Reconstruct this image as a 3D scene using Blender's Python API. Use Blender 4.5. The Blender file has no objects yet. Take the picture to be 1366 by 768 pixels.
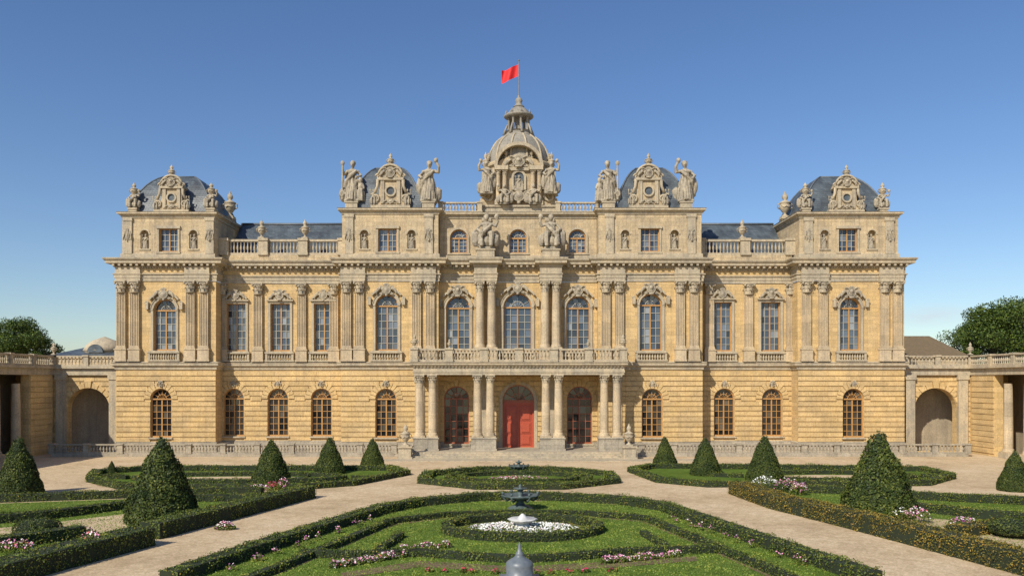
import bpy, math, random
import numpy as np
from mathutils import Vector, Matrix, noise
random.seed(7); rng=np.random.default_rng(7)
pi=math.pi
F=1100.; D=88.; H=7.6; HY=510.
def U(px,Y=0): return (px-683)*(D+Y)/F
def Z(py,Y=0): return H+(HY-py)*(D+Y)/F
def G(px,py):
    d=H*F/(py-HY); return ((px-683)*d/F, d-D)
scene=bpy.context.scene
# ------------------------------------------------ materials
def newmat(n):
    m=bpy.data.materials.new(n); m.use_nodes=True
    nt=m.node_tree; b=nt.nodes["Principled BSDF"]; return m,nt,b
def N(nt,t,**k):
    n=nt.nodes.new(t)
    for a,v in k.items():
        if a in n.inputs.keys(): n.inputs[a].default_value=v
        else: setattr(n,a,v)
    return n
def ramp(nt,stops,interp='LINEAR'):
    r=nt.nodes.new('ShaderNodeValToRGB'); cr=r.color_ramp; cr.interpolation=interp
    while len(cr.elements)<len(stops): cr.elements.new(0.5)
    for e,(p,c) in zip(cr.elements,stops):
        e.position=p; e.color=(c[0],c[1],c[2],1)
    return r
def mixc(nt,a,b,fac,mode='MIX'):
    m=nt.nodes.new('ShaderNodeMix'); m.data_type='RGBA'; m.blend_type=mode
    for s,v in ((6,a),(7,b),(0,fac)):
        if hasattr(v,'is_output') or hasattr(v,'links'): nt.links.new(v,m.inputs[s])
        else: m.inputs[s].default_value=(v if s==0 else (v[0],v[1],v[2],1))
    return m.outputs[2]
def stone(name,c1,c2,joint=None,rough=0.85,bump=0.5,streak=0.3,sc=0.45,dirt=0.35,pointy=False):
    m,nt,b=newmat(name); L=nt.links.new
    tc=N(nt,'ShaderNodeTexCoord'); ge=N(nt,'ShaderNodeNewGeometry')
    n1=N(nt,'ShaderNodeTexNoise',Scale=sc,Detail=8.0,Roughness=0.65); L(ge.outputs['Position'],n1.inputs['Vector'])
    r1=ramp(nt,[(0.35,(0,0,0)),(0.66,(1,1,1))]); L(n1.outputs['Fac'],r1.inputs[0])
    col=mixc(nt,c1,c2,r1.outputs[0])
    mp=N(nt,'ShaderNodeMapping'); mp.inputs['Scale'].default_value=(2.2,2.2,0.16); L(ge.outputs['Position'],mp.inputs[0])
    n2=N(nt,'ShaderNodeTexNoise',Scale=1.0,Detail=6.0,Roughness=0.7); L(mp.outputs[0],n2.inputs['Vector'])
    r2=ramp(nt,[(0.45,(1,1,1)),(0.75,(1-streak,1-streak,1-streak*0.85))]); L(n2.outputs['Fac'],r2.inputs[0])
    col=mixc(nt,col,r2.outputs[0],1.0,'MULTIPLY')
    # grey lichen / soot patches
    n4=N(nt,'ShaderNodeTexNoise',Scale=1.1,Detail=10.0,Roughness=0.78,Distortion=.4); L(ge.outputs['Position'],n4.inputs['Vector'])
    r4=ramp(nt,[(0.52,(0,0,0)),(0.68,(dirt,dirt,dirt))]); L(n4.outputs['Fac'],r4.inputs[0])
    col=mixc(nt,col,(0.20,0.185,0.155),r4.outputs[0])
    n3=N(nt,'ShaderNodeTexNoise',Scale=7.0,Detail=8.0,Roughness=0.75); L(ge.outputs['Position'],n3.inputs['Vector'])
    r3=ramp(nt,[(0.3,(0.64,0.63,0.61)),(0.58,(1.08,1.08,1.08))]); L(n3.outputs['Fac'],r3.inputs[0])
    col=mixc(nt,col,r3.outputs[0],1.0,'MULTIPLY')
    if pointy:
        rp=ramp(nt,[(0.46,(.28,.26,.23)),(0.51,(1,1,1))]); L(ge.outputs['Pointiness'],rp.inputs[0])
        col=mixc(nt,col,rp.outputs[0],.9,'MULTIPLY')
    hgt=n3.outputs['Fac']
    if joint:
        sx=N(nt,'ShaderNodeSeparateXYZ'); L(tc.outputs['Object'],sx.inputs[0])
        ad=N(nt,'ShaderNodeMath',operation='ADD'); L(sx.outputs[0],ad.inputs[0]); L(sx.outputs[1],ad.inputs[1])
        cx=N(nt,'ShaderNodeCombineXYZ'); L(ad.outputs[0],cx.inputs[0]); L(sx.outputs[2],cx.inputs[1])
        bt=N(nt,'ShaderNodeTexBrick'); bt.inputs['Scale'].default_value=1.0
        bt.inputs['Brick Width'].default_value=joint[0]; bt.inputs['Row Height'].default_value=joint[1]
        bt.inputs['Mortar Size'].default_value=0.012; bt.inputs['Color1'].default_value=(1.12,1.10,1.06,1)
        bt.inputs['Color2'].default_value=(0.84,0.82,0.78,1); bt.inputs['Mortar'].default_value=(0.55,0.52,0.46,1)
        L(cx.outputs[0],bt.inputs['Vector'])
        col=mixc(nt,col,bt.outputs['Color'],0.85,'MULTIPLY')
    L(col,b.inputs['Base Color']); b.inputs['Roughness'].default_value=rough
    bm=N(nt,'ShaderNodeBump',Strength=bump,Distance=0.04); L(hgt,bm.inputs['Height']); L(bm.outputs[0],b.inputs['Normal'])
    return m
M_wall=stone('yellow_limestone',(0.66,0.46,0.205),(0.56,0.405,0.21),(1.1,0.42),streak=0.2,dirt=.22)
M_rust=stone('rusticated_limestone',(0.68,0.475,0.21),(0.58,0.42,0.215),(1.6,0.55),streak=0.18,dirt=.2)
M_trim=stone('grey_limestone',(0.54,0.44,0.29),(0.40,0.345,0.25),None,streak=0.4,dirt=.5)
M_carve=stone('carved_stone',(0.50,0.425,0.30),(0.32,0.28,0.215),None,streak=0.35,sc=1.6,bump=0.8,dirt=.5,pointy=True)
M_dome=stone('weathered_dome_stone',(0.36,0.32,0.25),(0.24,0.225,0.19),None,streak=0.4,dirt=.6)
M_pil=stone('pilaster_stone',(0.61,0.48,0.305),(0.49,0.40,0.275),(3.0,1.4),streak=0.38,dirt=.4)
M_attic=stone('attic_stone',(0.58,0.45,0.27),(0.46,0.375,0.25),(1.0,0.45),streak=0.42,dirt=.42)
M_base=stone('weathered_base_stone',(0.46,0.40,0.30),(0.33,0.295,0.235),(1.4,0.4),streak=0.35,dirt=.45)
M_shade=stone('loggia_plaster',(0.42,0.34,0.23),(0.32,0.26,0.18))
M_bronze=stone('patinated_bronze',(0.07,0.10,0.10),(0.12,0.16,0.15),None,rough=0.5,streak=0.4,sc=2,dirt=.1)
def simple(name,c,rough=0.6,c2=None,sc=5,metal=0):
    m,nt,b=newmat(name); L=nt.links.new
    tc=N(nt,'ShaderNodeTexCoord'); n=N(nt,'ShaderNodeTexNoise',Scale=sc,Detail=6.0); L(tc.outputs['Object'],n.inputs['Vector'])
    c2=c2 or tuple(x*0.7 for x in c); r=ramp(nt,[(0.3,c),(0.7,c2)]); L(n.outputs['Fac'],r.inputs[0])
    L(r.outputs[0],b.inputs['Base Color']); b.inputs['Roughness'].default_value=rough; b.inputs['Metallic'].default_value=metal
    return m
def slate():
    m,nt,b=newmat('slate_roof'); L=nt.links.new
    tc=N(nt,'ShaderNodeTexCoord'); sx=N(nt,'ShaderNodeSeparateXYZ'); L(tc.outputs['Object'],sx.inputs[0])
    ad=N(nt,'ShaderNodeMath',operation='ADD'); L(sx.outputs[0],ad.inputs[0]); L(sx.outputs[1],ad.inputs[1])
    cx=N(nt,'ShaderNodeCombineXYZ'); L(ad.outputs[0],cx.inputs[0]); L(sx.outputs[2],cx.inputs[1])
    bt=N(nt,'ShaderNodeTexBrick'); bt.inputs['Scale'].default_value=1.0
    bt.inputs['Brick Width'].default_value=0.35; bt.inputs['Row Height'].default_value=0.24; bt.inputs['Mortar Size'].default_value=0.01
    bt.inputs['Color1'].default_value=(0.085,0.105,0.125,1); bt.inputs['Color2'].default_value=(0.055,0.068,0.085,1); bt.inputs['Mortar'].default_value=(0.03,0.034,0.042,1)
    L(cx.outputs[0],bt.inputs['Vector'])
    n=N(nt,'ShaderNodeTexNoise',Scale=0.8,Detail=8.0); L(tc.outputs['Object'],n.inputs['Vector'])
    r=ramp(nt,[(0.3,(0.6,0.6,0.6)),(0.7,(1.5,1.5,1.4))]); L(n.outputs['Fac'],r.inputs[0])
    L(mixc(nt,bt.outputs['Color'],r.outputs[0],1.0,'MULTIPLY'),b.inputs['Base Color']); b.inputs['Roughness'].default_value=0.5
    bm=N(nt,'ShaderNodeBump',Strength=0.4,Distance=0.03); L(bt.outputs['Fac'],bm.inputs['Height']); bm.invert=True; L(bm.outputs[0],b.inputs['Normal'])
    return m
M_slate=slate()
M_lead=simple('lead_rib',(0.13,0.145,0.16),0.5)
M_door=simple('red_painted_door',(0.46,0.085,0.04),0.45,(0.36,0.065,0.032))
M_frame=simple('ochre_window_frame',(0.50,0.265,0.08),0.5,(0.40,0.21,0.07))
M_redframe=simple('russet_window_frame',(0.36,0.10,0.045),0.5,(0.28,0.085,0.04))
M_munt=simple('pale_muntin',(0.42,0.40,0.34),0.5,(0.32,0.31,0.27))
M_red=simple('red_flag_cloth',(0.72,0.02,0.02),0.7,(0.62,0.015,0.018))
M_pole=simple('grey_metal',(0.25,0.25,0.25),0.4,metal=0.5)
M_brownroof=simple('brown_roof_tiles',(0.19,0.13,0.07),0.8,(0.13,0.095,0.05),3)
M_bark=simple('bark',(0.09,0.07,0.05),0.9,(0.05,0.04,0.03))
M_marble=simple('white_marble',(.7,.69,.66),.5,(.5,.5,.48))
def islandmat(name,stops,rough=0.6,interp='LINEAR',clump=True):
    m,nt,b=newmat(name); L=nt.links.new
    g=N(nt,'ShaderNodeNewGeometry'); r=ramp(nt,stops,interp); L(g.outputs['Random Per Island'],r.inputs[0])
    col=r.outputs[0]
    if clump:
        n=N(nt,'ShaderNodeTexNoise',Scale=0.9,Detail=5.0); L(g.outputs['Position'],n.inputs['Vector'])
        r2=ramp(nt,[(0.3,(0.5,0.57,0.57)),(0.7,(1.5,1.3,1.1))]); L(n.outputs['Fac'],r2.inputs[0])
        col=mixc(nt,col,r2.outputs[0],1.0,'MULTIPLY')
    L(col,b.inputs['Base Color']); b.inputs['Roughness'].default_value=rough
    b.inputs['Specular IOR Level'].default_value=0.25
    return m
M_glassU=islandmat('upper_window_glass',[(0,(0.02,0.03,0.05)),(0.5,(0.06,0.085,0.12)),(0.85,(0.13,0.16,0.2)),(1,(0.30,0.32,0.33))],0.07,clump=False)
M_glassG=islandmat('ground_window_glass',[(0,(0.008,0.01,0.012)),(0.75,(0.025,0.023,0.022)),(1,(0.13,0.11,0.08))],0.07,clump=False)
for mm in (M_glassU,M_glassG): mm.node_tree.nodes["Principled BSDF"].inputs['Specular IOR Level'].default_value=0.7
M_hedge=islandmat('box_hedge_leaves',[(0,(0.045,0.08,0.014)),(0.5,(0.10,0.145,0.024)),(0.9,(0.17,0.205,0.038)),(1,(0.27,0.2,0.05))])
M_hedgeR=islandmat('autumn_hedge_leaves',[(0,(0.08,0.09,0.018)),(0.5,(0.19,0.17,0.03)),(1,(0.34,0.22,0.05))])
M_cone=islandmat('yew_leaves',[(0,(0.02,0.038,0.01)),(0.6,(0.055,0.085,0.016)),(1,(0.12,0.145,0.03))])
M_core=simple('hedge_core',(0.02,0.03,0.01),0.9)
M_tree=islandmat('tree_leaves',[(0,(0.025,0.05,0.01)),(0.6,(0.06,0.105,0.018)),(1,(0.12,0.17,0.03))])
M_blade=islandmat('grass_blades',[(0,(0.08,0.14,0.016)),(0.6,(0.13,0.205,0.028)),(1,(0.23,0.26,0.06))])
M_bloomP=islandmat('mixed_blossoms',[(0,(0.75,0.7,0.68)),(0.2,(0.7,0.28,0.42)),(0.6,(0.38,0.10,0.32)),(0.8,(0.7,0.12,0.12)),(0.9,(0.8,0.65,0.7))],0.6,'CONSTANT',False)
M_bloomW=islandmat('white_blossoms',[(0,(0.8,0.8,0.76)),(0.85,(0.75,0.6,0.62))],0.6,'CONSTANT',False)
M_bloomR=islandmat('red_blossoms',[(0,(0.5,0.03,0.08)),(0.6,(0.6,0.12,0.25))],0.6,'CONSTANT',False)
def groundmat(name,stops,sc1,fine,stop2,bump=0.4,mid=None):
    m,nt,b=newmat(name); L=nt.links.new
    g=N(nt,'ShaderNodeNewGeometry')
    n=N(nt,'ShaderNodeTexNoise',Scale=sc1,Detail=8.0,Roughness=0.65); L(g.outputs['Position'],n.inputs['Vector'])
    r=ramp(nt,stops); L(n.outputs['Fac'],r.inputs[0])
    n2=N(nt,'ShaderNodeTexNoise',Scale=fine,Detail=4.0,Roughness=0.8); L(g.outputs['Position'],n2.inputs['Vector'])
    r2=ramp(nt,stop2); L(n2.outputs['Fac'],r2.inputs[0])
    col=mixc(nt,r.outputs[0],r2.outputs[0],1.0,'MULTIPLY')
    n3=N(nt,'ShaderNodeTexNoise',Scale=2.2,Detail=6.0,Roughness=0.7,Distortion=.6); L(g.outputs['Position'],n3.inputs['Vector'])
    r3=ramp(nt,[(0.35,(.80,.77,.72)),(0.62,(1.08,1.08,1.08))]); L(n3.outputs['Fac'],r3.inputs[0])
    col=mixc(nt,col,r3.outputs[0],1.0,'MULTIPLY')
    L(col,b.inputs['Base Color']); b.inputs['Roughness'].default_value=0.95
    b.inputs['Specular IOR Level'].default_value=0.1
    bm=N(nt,'ShaderNodeBump',Strength=bump,Distance=0.03); L(n2.outputs['Fac'],bm.inputs['Height']); L(bm.outputs[0],b.inputs['Normal'])
    return m
M_gravel=groundmat('gravel',[(0.3,(0.46,0.345,0.215)),(0.5,(0.60,0.465,0.30)),(0.7,(0.67,0.535,0.365))],0.22,9,[(0.3,(0.62,0.61,0.6)),(0.62,(1.12,1.12,1.12))])
M_lawn=groundmat('lawn_turf',[(0.3,(0.07,0.12,0.015)),(0.5,(0.105,0.165,0.026)),(0.75,(0.155,0.21,0.042))],0.5,14,[(0.3,(0.5,0.5,0.5)),(0.65,(1.3,1.3,1.3))],0.8)
M_soil=groundmat('soil',[(0.3,(0.14,0.10,0.062)),(0.7,(0.24,0.17,0.11))],0.6,10,[(0.3,(0.5,0.5,0.5)),(0.65,(1.2,1.2,1.2))])
# ------------------------------------------------ mesh builder
class MB:
    def __init__(s): s.v=[];s.f=[];s.s=[]
    def add(s,vs,fs,sm=False):
        o=len(s.v); s.v+=[tuple(v) for v in vs]; s.f+=[tuple(i+o for i in f) for f in fs]; s.s+=[sm]*len(fs)
    def box(s,x0,x1,y0,y1,z0,z1):
        s.add([(x0,y0,z0),(x1,y0,z0),(x1,y1,z0),(x0,y1,z0),(x0,y0,z1),(x1,y0,z1),(x1,y1,z1),(x0,y1,z1)],
              [(0,3,2,1),(4,5,6,7),(0,1,5,4),(1,2,6,5),(2,3,7,6),(3,0,4,7)])
    def q(s,x0,x1,z0,z1,y):
        if x1-x0<1e-4 or z1-z0<1e-4: return
        s.add([(x0,y,z0),(x1,y,z0),(x1,y,z1),(x0,y,z1)],[(0,1,2,3)])
    def lathe(s,cx,cy,z0,prof,seg=12,sm=True,rot=0,lobes=0,la=0.0):
        vs=[];fs=[]
        for r,z in prof:
            for i in range(seg):
                a=2*pi*i/seg+rot; rr=r*(1+la*math.cos(lobes*a)) if lobes else r
                vs.append((cx+rr*math.cos(a),cy+rr*math.sin(a),z0+z))
        n=len(prof)
        for k in range(n-1):
            for i in range(seg):
                j=(i+1)%seg; fs.append((k*seg+i,k*seg+j,(k+1)*seg+j,(k+1)*seg+i))
        s.add(vs,fs,sm); s.add(vs[:seg],[tuple(range(seg-1,-1,-1))]); s.add(vs[-seg:],[tuple(range(seg))])
    def ell(s,c,r,seg=8,rings=6,am=0):
        vs=[(c[0],c[1],c[2]-r[2])];fs=[]
        for k in range(1,rings):
            t=pi*k/rings
            for i in range(seg):
                a=2*pi*i/seg; q=1+am*random.uniform(-1,1)
                vs.append((c[0]+r[0]*math.sin(t)*math.cos(a)*q,c[1]+r[1]*math.sin(t)*math.sin(a)*q,c[2]-r[2]*math.cos(t)*q))
        vs.append((c[0],c[1],c[2]+r[2])); e=len(vs)-1
        for i in range(seg):
            j=(i+1)%seg; fs.append((0,1+j,1+i)); fs.append((e,e-seg+i,e-seg+j))
            for k in range(rings-2): fs.append((1+k*seg+i,1+k*seg+j,1+(k+1)*seg+j,1+(k+1)*seg+i))
        s.add(vs,fs,True)
    def tube(s,pts,rad,seg=6):
        n=len(pts); P=[Vector(p) for p in pts]; vs=[];fs=[]
        if not hasattr(rad,'__len__'): rad=[rad]*n
        up=Vector((0.31,0.22,0.92)).normalized()
        for k in range(n):
            t=(P[min(k+1,n-1)]-P[max(k-1,0)]).normalized()
            a=t.cross(up)
            if a.length<0.05: a=t.cross(Vector((1,0,0)))
            a.normalize(); b=t.cross(a)
            for i in range(seg):
                w=2*pi*i/seg; vs.append(P[k]+(a*math.cos(w)+b*math.sin(w))*rad[k])
        for k in range(n-1):
            for i in range(seg):
                j=(i+1)%seg; fs.append((k*seg+i,k*seg+j,(k+1)*seg+j,(k+1)*seg+i))
        fs.append(tuple(range(seg-1,-1,-1))); fs.append(tuple((n-1)*seg+i for i in range(seg)))
        s.add(vs,fs,True)
    def mould(s,x0,x1,yf,yb,prof,back=False):
        vs=[];fs=[]
        for p,z in prof: vs+=[(x0-p,yb,z),(x0-p,yf-p,z),(x1+p,yf-p,z),(x1+p,yb,z)]
        for k in range(len(prof)-1):
            a=k*4;b=a+4
            for i in range(3): fs.append((a+i,a+i+1,b+i+1,b+i))
        s.add(vs,fs)
    def ring(s,cx,cz,r0,r1,y0,y1,a0=0,a1=pi,n=14):
        vs=[];fs=[]
        for i in range(n+1):
            a=a0+(a1-a0)*i/n; c,t=math.cos(a),math.sin(a)
            vs+=[(cx+r0*c,y0,cz+r0*t),(cx+r1*c,y0,cz+r1*t),(cx+r1*c,y1,cz+r1*t),(cx+r0*c,y1,cz+r0*t)]
        for i in range(n):
            for k in range(4):
                fs.append((i*4+k,i*4+(k+1)%4,i*4+4+(k+1)%4,i*4+4+k))
        fs.append((0,1,2,3)); fs.append((n*4+3,n*4+2,n*4+1,n*4))
        s.add(vs,fs)
    def prism(s,pts,y0,y1):
        n=len(pts); vs=[(x,y0,z) for x,z in pts]+[(x,y1,z) for x,z in pts]
        s.add(vs,[tuple(range(n)),tuple(range(2*n-1,n-1,-1))]+[(i,(i+1)%n,n+(i+1)%n,n+i) for i in range(n)])
    def obox(s,p,q,w,z0,z1):
        dx,dy=q[0]-p[0],q[1]-p[1]; l=math.hypot(dx,dy) or 1; nx,ny=-dy/l*w/2,dx/l*w/2
        b=[(p[0]+nx,p[1]+ny),(p[0]-nx,p[1]-ny),(q[0]-nx,q[1]-ny),(q[0]+nx,q[1]+ny)]
        s.add([(x,y,z0) for x,y in b]+[(x,y,z1) for x,y in b],[(0,3,2,1),(4,5,6,7),(0,1,5,4),(1,2,6,5),(2,3,7,6),(3,0,4,7)])
    def mesh(s,name,mats):
        me=bpy.data.meshes.new(name); me.from_pydata(s.v,[],s.f)
        me.polygons.foreach_set('use_smooth',s.s)
        for m in (mats if isinstance(mats,(list,tuple)) else [mats]): me.materials.append(m)
        me.update(); return me
    def obj(s,name,mat,parent=None):
        return link(name,s.mesh(name,mat),parent)
def link(name,me,parent=None,loc=(0,0,0),sc=(1,1,1),rz=0):
    o=bpy.data.objects.new(name,me); scene.collection.objects.link(o)
    o.location=loc; o.scale=sc if hasattr(sc,'__len__') else (sc,sc,sc); o.rotation_euler=(0,0,rz)
    if parent: o.parent=parent
    return o
def empty(name,loc=(0,0,0)):
    o=bpy.data.objects.new(name,None); scene.collection.objects.link(o); o.location=loc; return o
def remeshed(mb,name,voxel,mat,smooth=2):
    me=mb.mesh(name+'_raw',mat); o=link('tmp',me)
    r=o.modifiers.new('r','REMESH'); r.mode='VOXEL'; r.voxel_size=voxel; r.use_smooth_shade=True
    if smooth:
        sm=o.modifiers.new('s','SMOOTH'); sm.iterations=smooth; sm.factor=0.4
    dg=bpy.context.evaluated_depsgraph_get(); dg.update()
    out=bpy.data.meshes.new_from_object(o.evaluated_get(dg)); out.name=name
    bpy.data.objects.remove(o); out.materials.clear(); out.materials.append(mat)
    out.polygons.foreach_set('use_smooth',[True]*len(out.polygons))
    return out
# ------------------------------------------------ sculptures
def volute(m,cx,cy,cz,r,sgn=1,turns=1.6,thick=0.3,flip=1,yd=0.0):
    pts=[];rad=[]
    for i in range(22):
        t=i/21; a=t*turns*2*pi; rr=r*(1-t*0.85)
        pts.append((cx+sgn*rr*math.cos(a),cy-yd*t,cz+flip*rr*math.sin(a))); rad.append(r*thick*(1-0.45*t))
    m.tube(pts,rad,6)
def figure(kind):
    m=MB()
    m.box(-.36,.36,-.3,.3,0,.1)
    if kind!='seated':
        prof=[(.36,.08),(.34,.3),(.29,.6),(.27,.85),(.22,1.05),(.18,1.15)]
        m.lathe(0,0,0,prof,28,True,lobes=9,la=.15)
        m.ell((.1,-.14,.55),(.13,.18,.42)); m.ell((0,0,1.22),(.22,.16,.26)); m.ell((0,-.02,1.4),(.28,.14,.12))
        m.tube([(0,0,1.45),(0.02,-.02,1.62)],.08); m.ell((.03,-.04,1.72),(.125,.14,.16)); m.ell((.03,.03,1.79),(.145,.14,.12),am=.1)
        m.tube([(.05,-.16,1.70),(.05,-.2,1.69)],.03)
        if kind=='raised':
            m.tube([(.24,0,1.42),(.44,-.1,1.34),(.46,-.18,1.58),(.36,-.18,1.78)],[.095,.085,.07,.06]); m.ell((.34,-.18,1.86),(.11,.11,.12),am=.15)
            m.tube([(-.24,0,1.42),(-.42,-.05,1.2),(-.28,-.26,1.05)],[.095,.085,.065])
            m.ell((-.42,.05,.75),(.16,.16,.4),am=.12); m.ell((.4,.08,.4),(.2,.18,.34),am=.12)
        else:
            m.tube([(.24,0,1.42),(.42,.02,1.22),(.2,-.22,1.1)],[.095,.085,.065])
            m.tube([(-.24,0,1.42),(-.42,-.05,1.25),(-.44,-.16,1.45)],[.095,.085,.065]); m.tube([(-.46,-.17,.1),(-.44,-.17,1.72)],.05); m.ell((-.44,-.17,1.74),(.11,.07,.12))
        m.tube([(.22,-.1,1.42),(0,-.24,1.2),(-.24,-.16,.95),(-.34,.05,.5)],[.08,.1,.12,.07])
        m.tube([(-.22,.1,1.42),(-.3,.18,.9),(-.36,.15,.3)],[.12,.16,.16])
        if kind=='group':
            m.lathe(.42,-.05,0,[(.22,.05),(.2,.4),(.15,.6)],18,True,lobes=6,la=.14); m.ell((.42,-.05,.72),(.16,.13,.22)); m.ell((.42,-.08,1.0),(.115,.12,.13))
            m.tube([(.34,-.05,.84),(.25,-.15,1.0)],.055); m.tube([(.52,-.05,.84),(.6,-.12,.6)],.055)
            m.ell((-.44,-.05,.35),(.22,.16,.34),am=.1); volute(m,-.46,-.2,.35,.14)
    else:
        m.ell((0,.05,.35),(.5,.32,.36),am=.12); m.ell((.0,0,1.0),(.24,.2,.34)); m.ell((0,-.02,1.22),(.3,.15,.13))
        m.tube([(0,0,1.28),(0,-.03,1.45)],.08); m.ell((0,-.05,1.54),(.13,.15,.16)); m.ell((0,0,1.6),(.15,.14,.12),am=.1)
        for sx in (-1,1):
            m.tube([(sx*.12,0,.75),(sx*.25,-.35,.75),(sx*.24,-.36,.4),(sx*.22,-.42,.12)],[.16,.15,.12,.1])
        m.tube([(.26,0,1.24),(.46,-.1,1.12),(.54,-.18,1.32),(.5,-.2,1.48)],[.1,.09,.07,.06]); m.ell((.5,-.2,1.55),(.13,.11,.14),am=.15)
        m.tube([(-.26,0,1.24),(-.45,-.08,.98),(-.3,-.3,.85)],[.1,.09,.07]); m.ell((-.5,.0,.55),(.26,.2,.42),am=.15)
        m.tube([(.24,-.1,1.2),(0,-.26,.95),(-.3,-.3,.6),(-.34,-.36,.2)],[.08,.11,.13,.09])
        m.ell((.42,-.1,.45),(.22,.2,.32),am=.15)
    # drapery folds
    for k in range(9):
        a=2*pi*k/9+.3
        if kind!='seated': m.tube([(.2*math.cos(a),.17*math.sin(a),1.05),(.3*math.cos(a+.15),.27*math.sin(a+.15),.6),(.37*math.cos(a+.05),.33*math.sin(a+.05),.1)],[.03,.045,.05],5)
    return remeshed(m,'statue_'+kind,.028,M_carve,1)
S_raised=figure('raised'); S_group=figure('group'); S_staff=figure('staff'); S_seated=figure('seated')
def cart(var=0):
    m=MB()
    m.ell((0,-.05,0),(.34,.16,.44),12,8); m.ring(0,0,.36,.46,-.14,.1,0,2*pi,20)
    for sx in (-1,1):
        volute(m,sx*.52,-.02,.3,.2,sx,1.4,.32); volute(m,sx*.5,-.02,-.32,.18,sx,1.4,.32,-1)
        m.tube([(sx*.6,0,.3),(sx*.85,-.05,.15),(sx*1.0,-.05,-.15),(sx*.98,0,-.5)],[.1,.13,.12,.05])
        for k in range(5): m.ell((sx*(.65+.09*k),-.08,.2-.12*k),(.09,.09,.09),6,4)
        m.ell((sx*.2,-.05,.56),(.14,.1,.12),6,5,.1)
    for k in range(7):
        a=pi*(.15+.7*k/6); m.tube([(0,-.04,.42),(.34*math.cos(a),-.08,.46+.34*math.sin(a))],[.05,.07])
    m.ell((0,-.06,-.55),(.14,.12,.16)); m.ell((0,-.16,.02),(.17,.1,.22))
    if var:  # mask with garland
        m.ell((0,-.2,.2),(.2,.14,.26)); m.ell((0,-.34,.16),(.05,.05,.09)); m.ell((0,-.2,-.5),(.3,.14,.12),am=.15)
        for sx in (-1,1): m.tube([(sx*.2,-.1,.4),(sx*.5,-.12,.62),(sx*.8,-.08,.55)],[.07,.09,.05])
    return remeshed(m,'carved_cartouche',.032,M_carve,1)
S_c=[cart(0),cart(1)]; S_cart=S_c[0]
def urnmesh():
    m=MB()
    m.box(-.3,.3,-.3,.3,0,.12)
    m.lathe(0,0,.1,[(.24,0),(.24,.06),(.1,.16),(.09,.24),(.2,.34),(.34,.55),(.38,.78),(.34,.92),(.4,.96),(.4,1.02),(.26,1.08),(.16,1.16),(.1,1.2),(.2,1.32),(.2,1.45),(.12,1.6),(.05,1.75),(.01,1.85)],16)
    for sx in (-1,1):
        m.tube([(sx*.34,0,.65),(sx*.52,0,.75),(sx*.52,0,.98),(sx*.36,0,1.04)],.045)
        m.tube([(sx*.3,-.2,.88),(sx*.16,-.34,.74),(0,-.4,.84)],.05); m.ell((sx*.12,-.05,1.5),(.08,.08,.2),6,5,.1)
    return m.mesh('stone_urn_mesh',M_trim)
S_urn=urnmesh()
# ------------------------------------------------ palace
palace=empty('palace')
W=MB();RU=MB();TR=MB();PI=MB();AT=MB();BA=MB();FRo=MB();FRr=MB();FRw=MB();GU=MB();GG=MB();SL=MB();LE=MB();CA=MB();BL=MB();ROOFTOP=MB()
def wall_panel(m,x0,x1,z0,z1,y,ops,dep=0.5):
    cur=x0
    for (a,b,c,d,ar) in sorted(ops):
        m.q(cur,a,z0,z1,y); m.q(a,b,z0,c,y)
        m.add([(a,y,c),(b,y,c),(b,y+dep,c),(a,y+dep,c)],[(0,1,2,3)])
        sp=d-(b-a)/2 if ar else d
        for xx in (a,b): m.add([(xx,y,c),(xx,y+dep,c),(xx,y+dep,sp),(xx,y,sp)],[(0,1,2,3)])
        if ar:
            r=(b-a)/2; cx=(a+b)/2; n=14; P=[(cx-r*math.cos(pi*i/n),sp+r*math.sin(pi*i/n)) for i in range(n+1)]
            for (xa,za),(xb,zb) in zip(P,P[1:]):
                m.add([(xa,y,za),(xb,y,zb),(xb,y,z1),(xa,y,z1)],[(0,1,2,3)])
                m.add([(xa,y,za),(xb,y,zb),(xb,y+dep,zb),(xa,y+dep,za)],[(0,1,2,3)])
        else:
            m.q(a,b,d,z1,y); m.add([(a,y,d),(b,y,d),(b,y+dep,d),(a,y+dep,d)],[(0,1,2,3)])
        cur=b
    m.q(cur,x1,z0,z1,y)
def cutspans(x0,x1,cuts):
    sp=[(x0,x1)]
    for a,b in cuts:
        ns=[]
        for p,q in sp:
            if b<=p or a>=q: ns.append((p,q)); continue
            if a>p: ns.append((p,a))
            if b<q: ns.append((b,q))
        sp=ns
    return [(p,q) for p,q in sp if q-p>.03]
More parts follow.
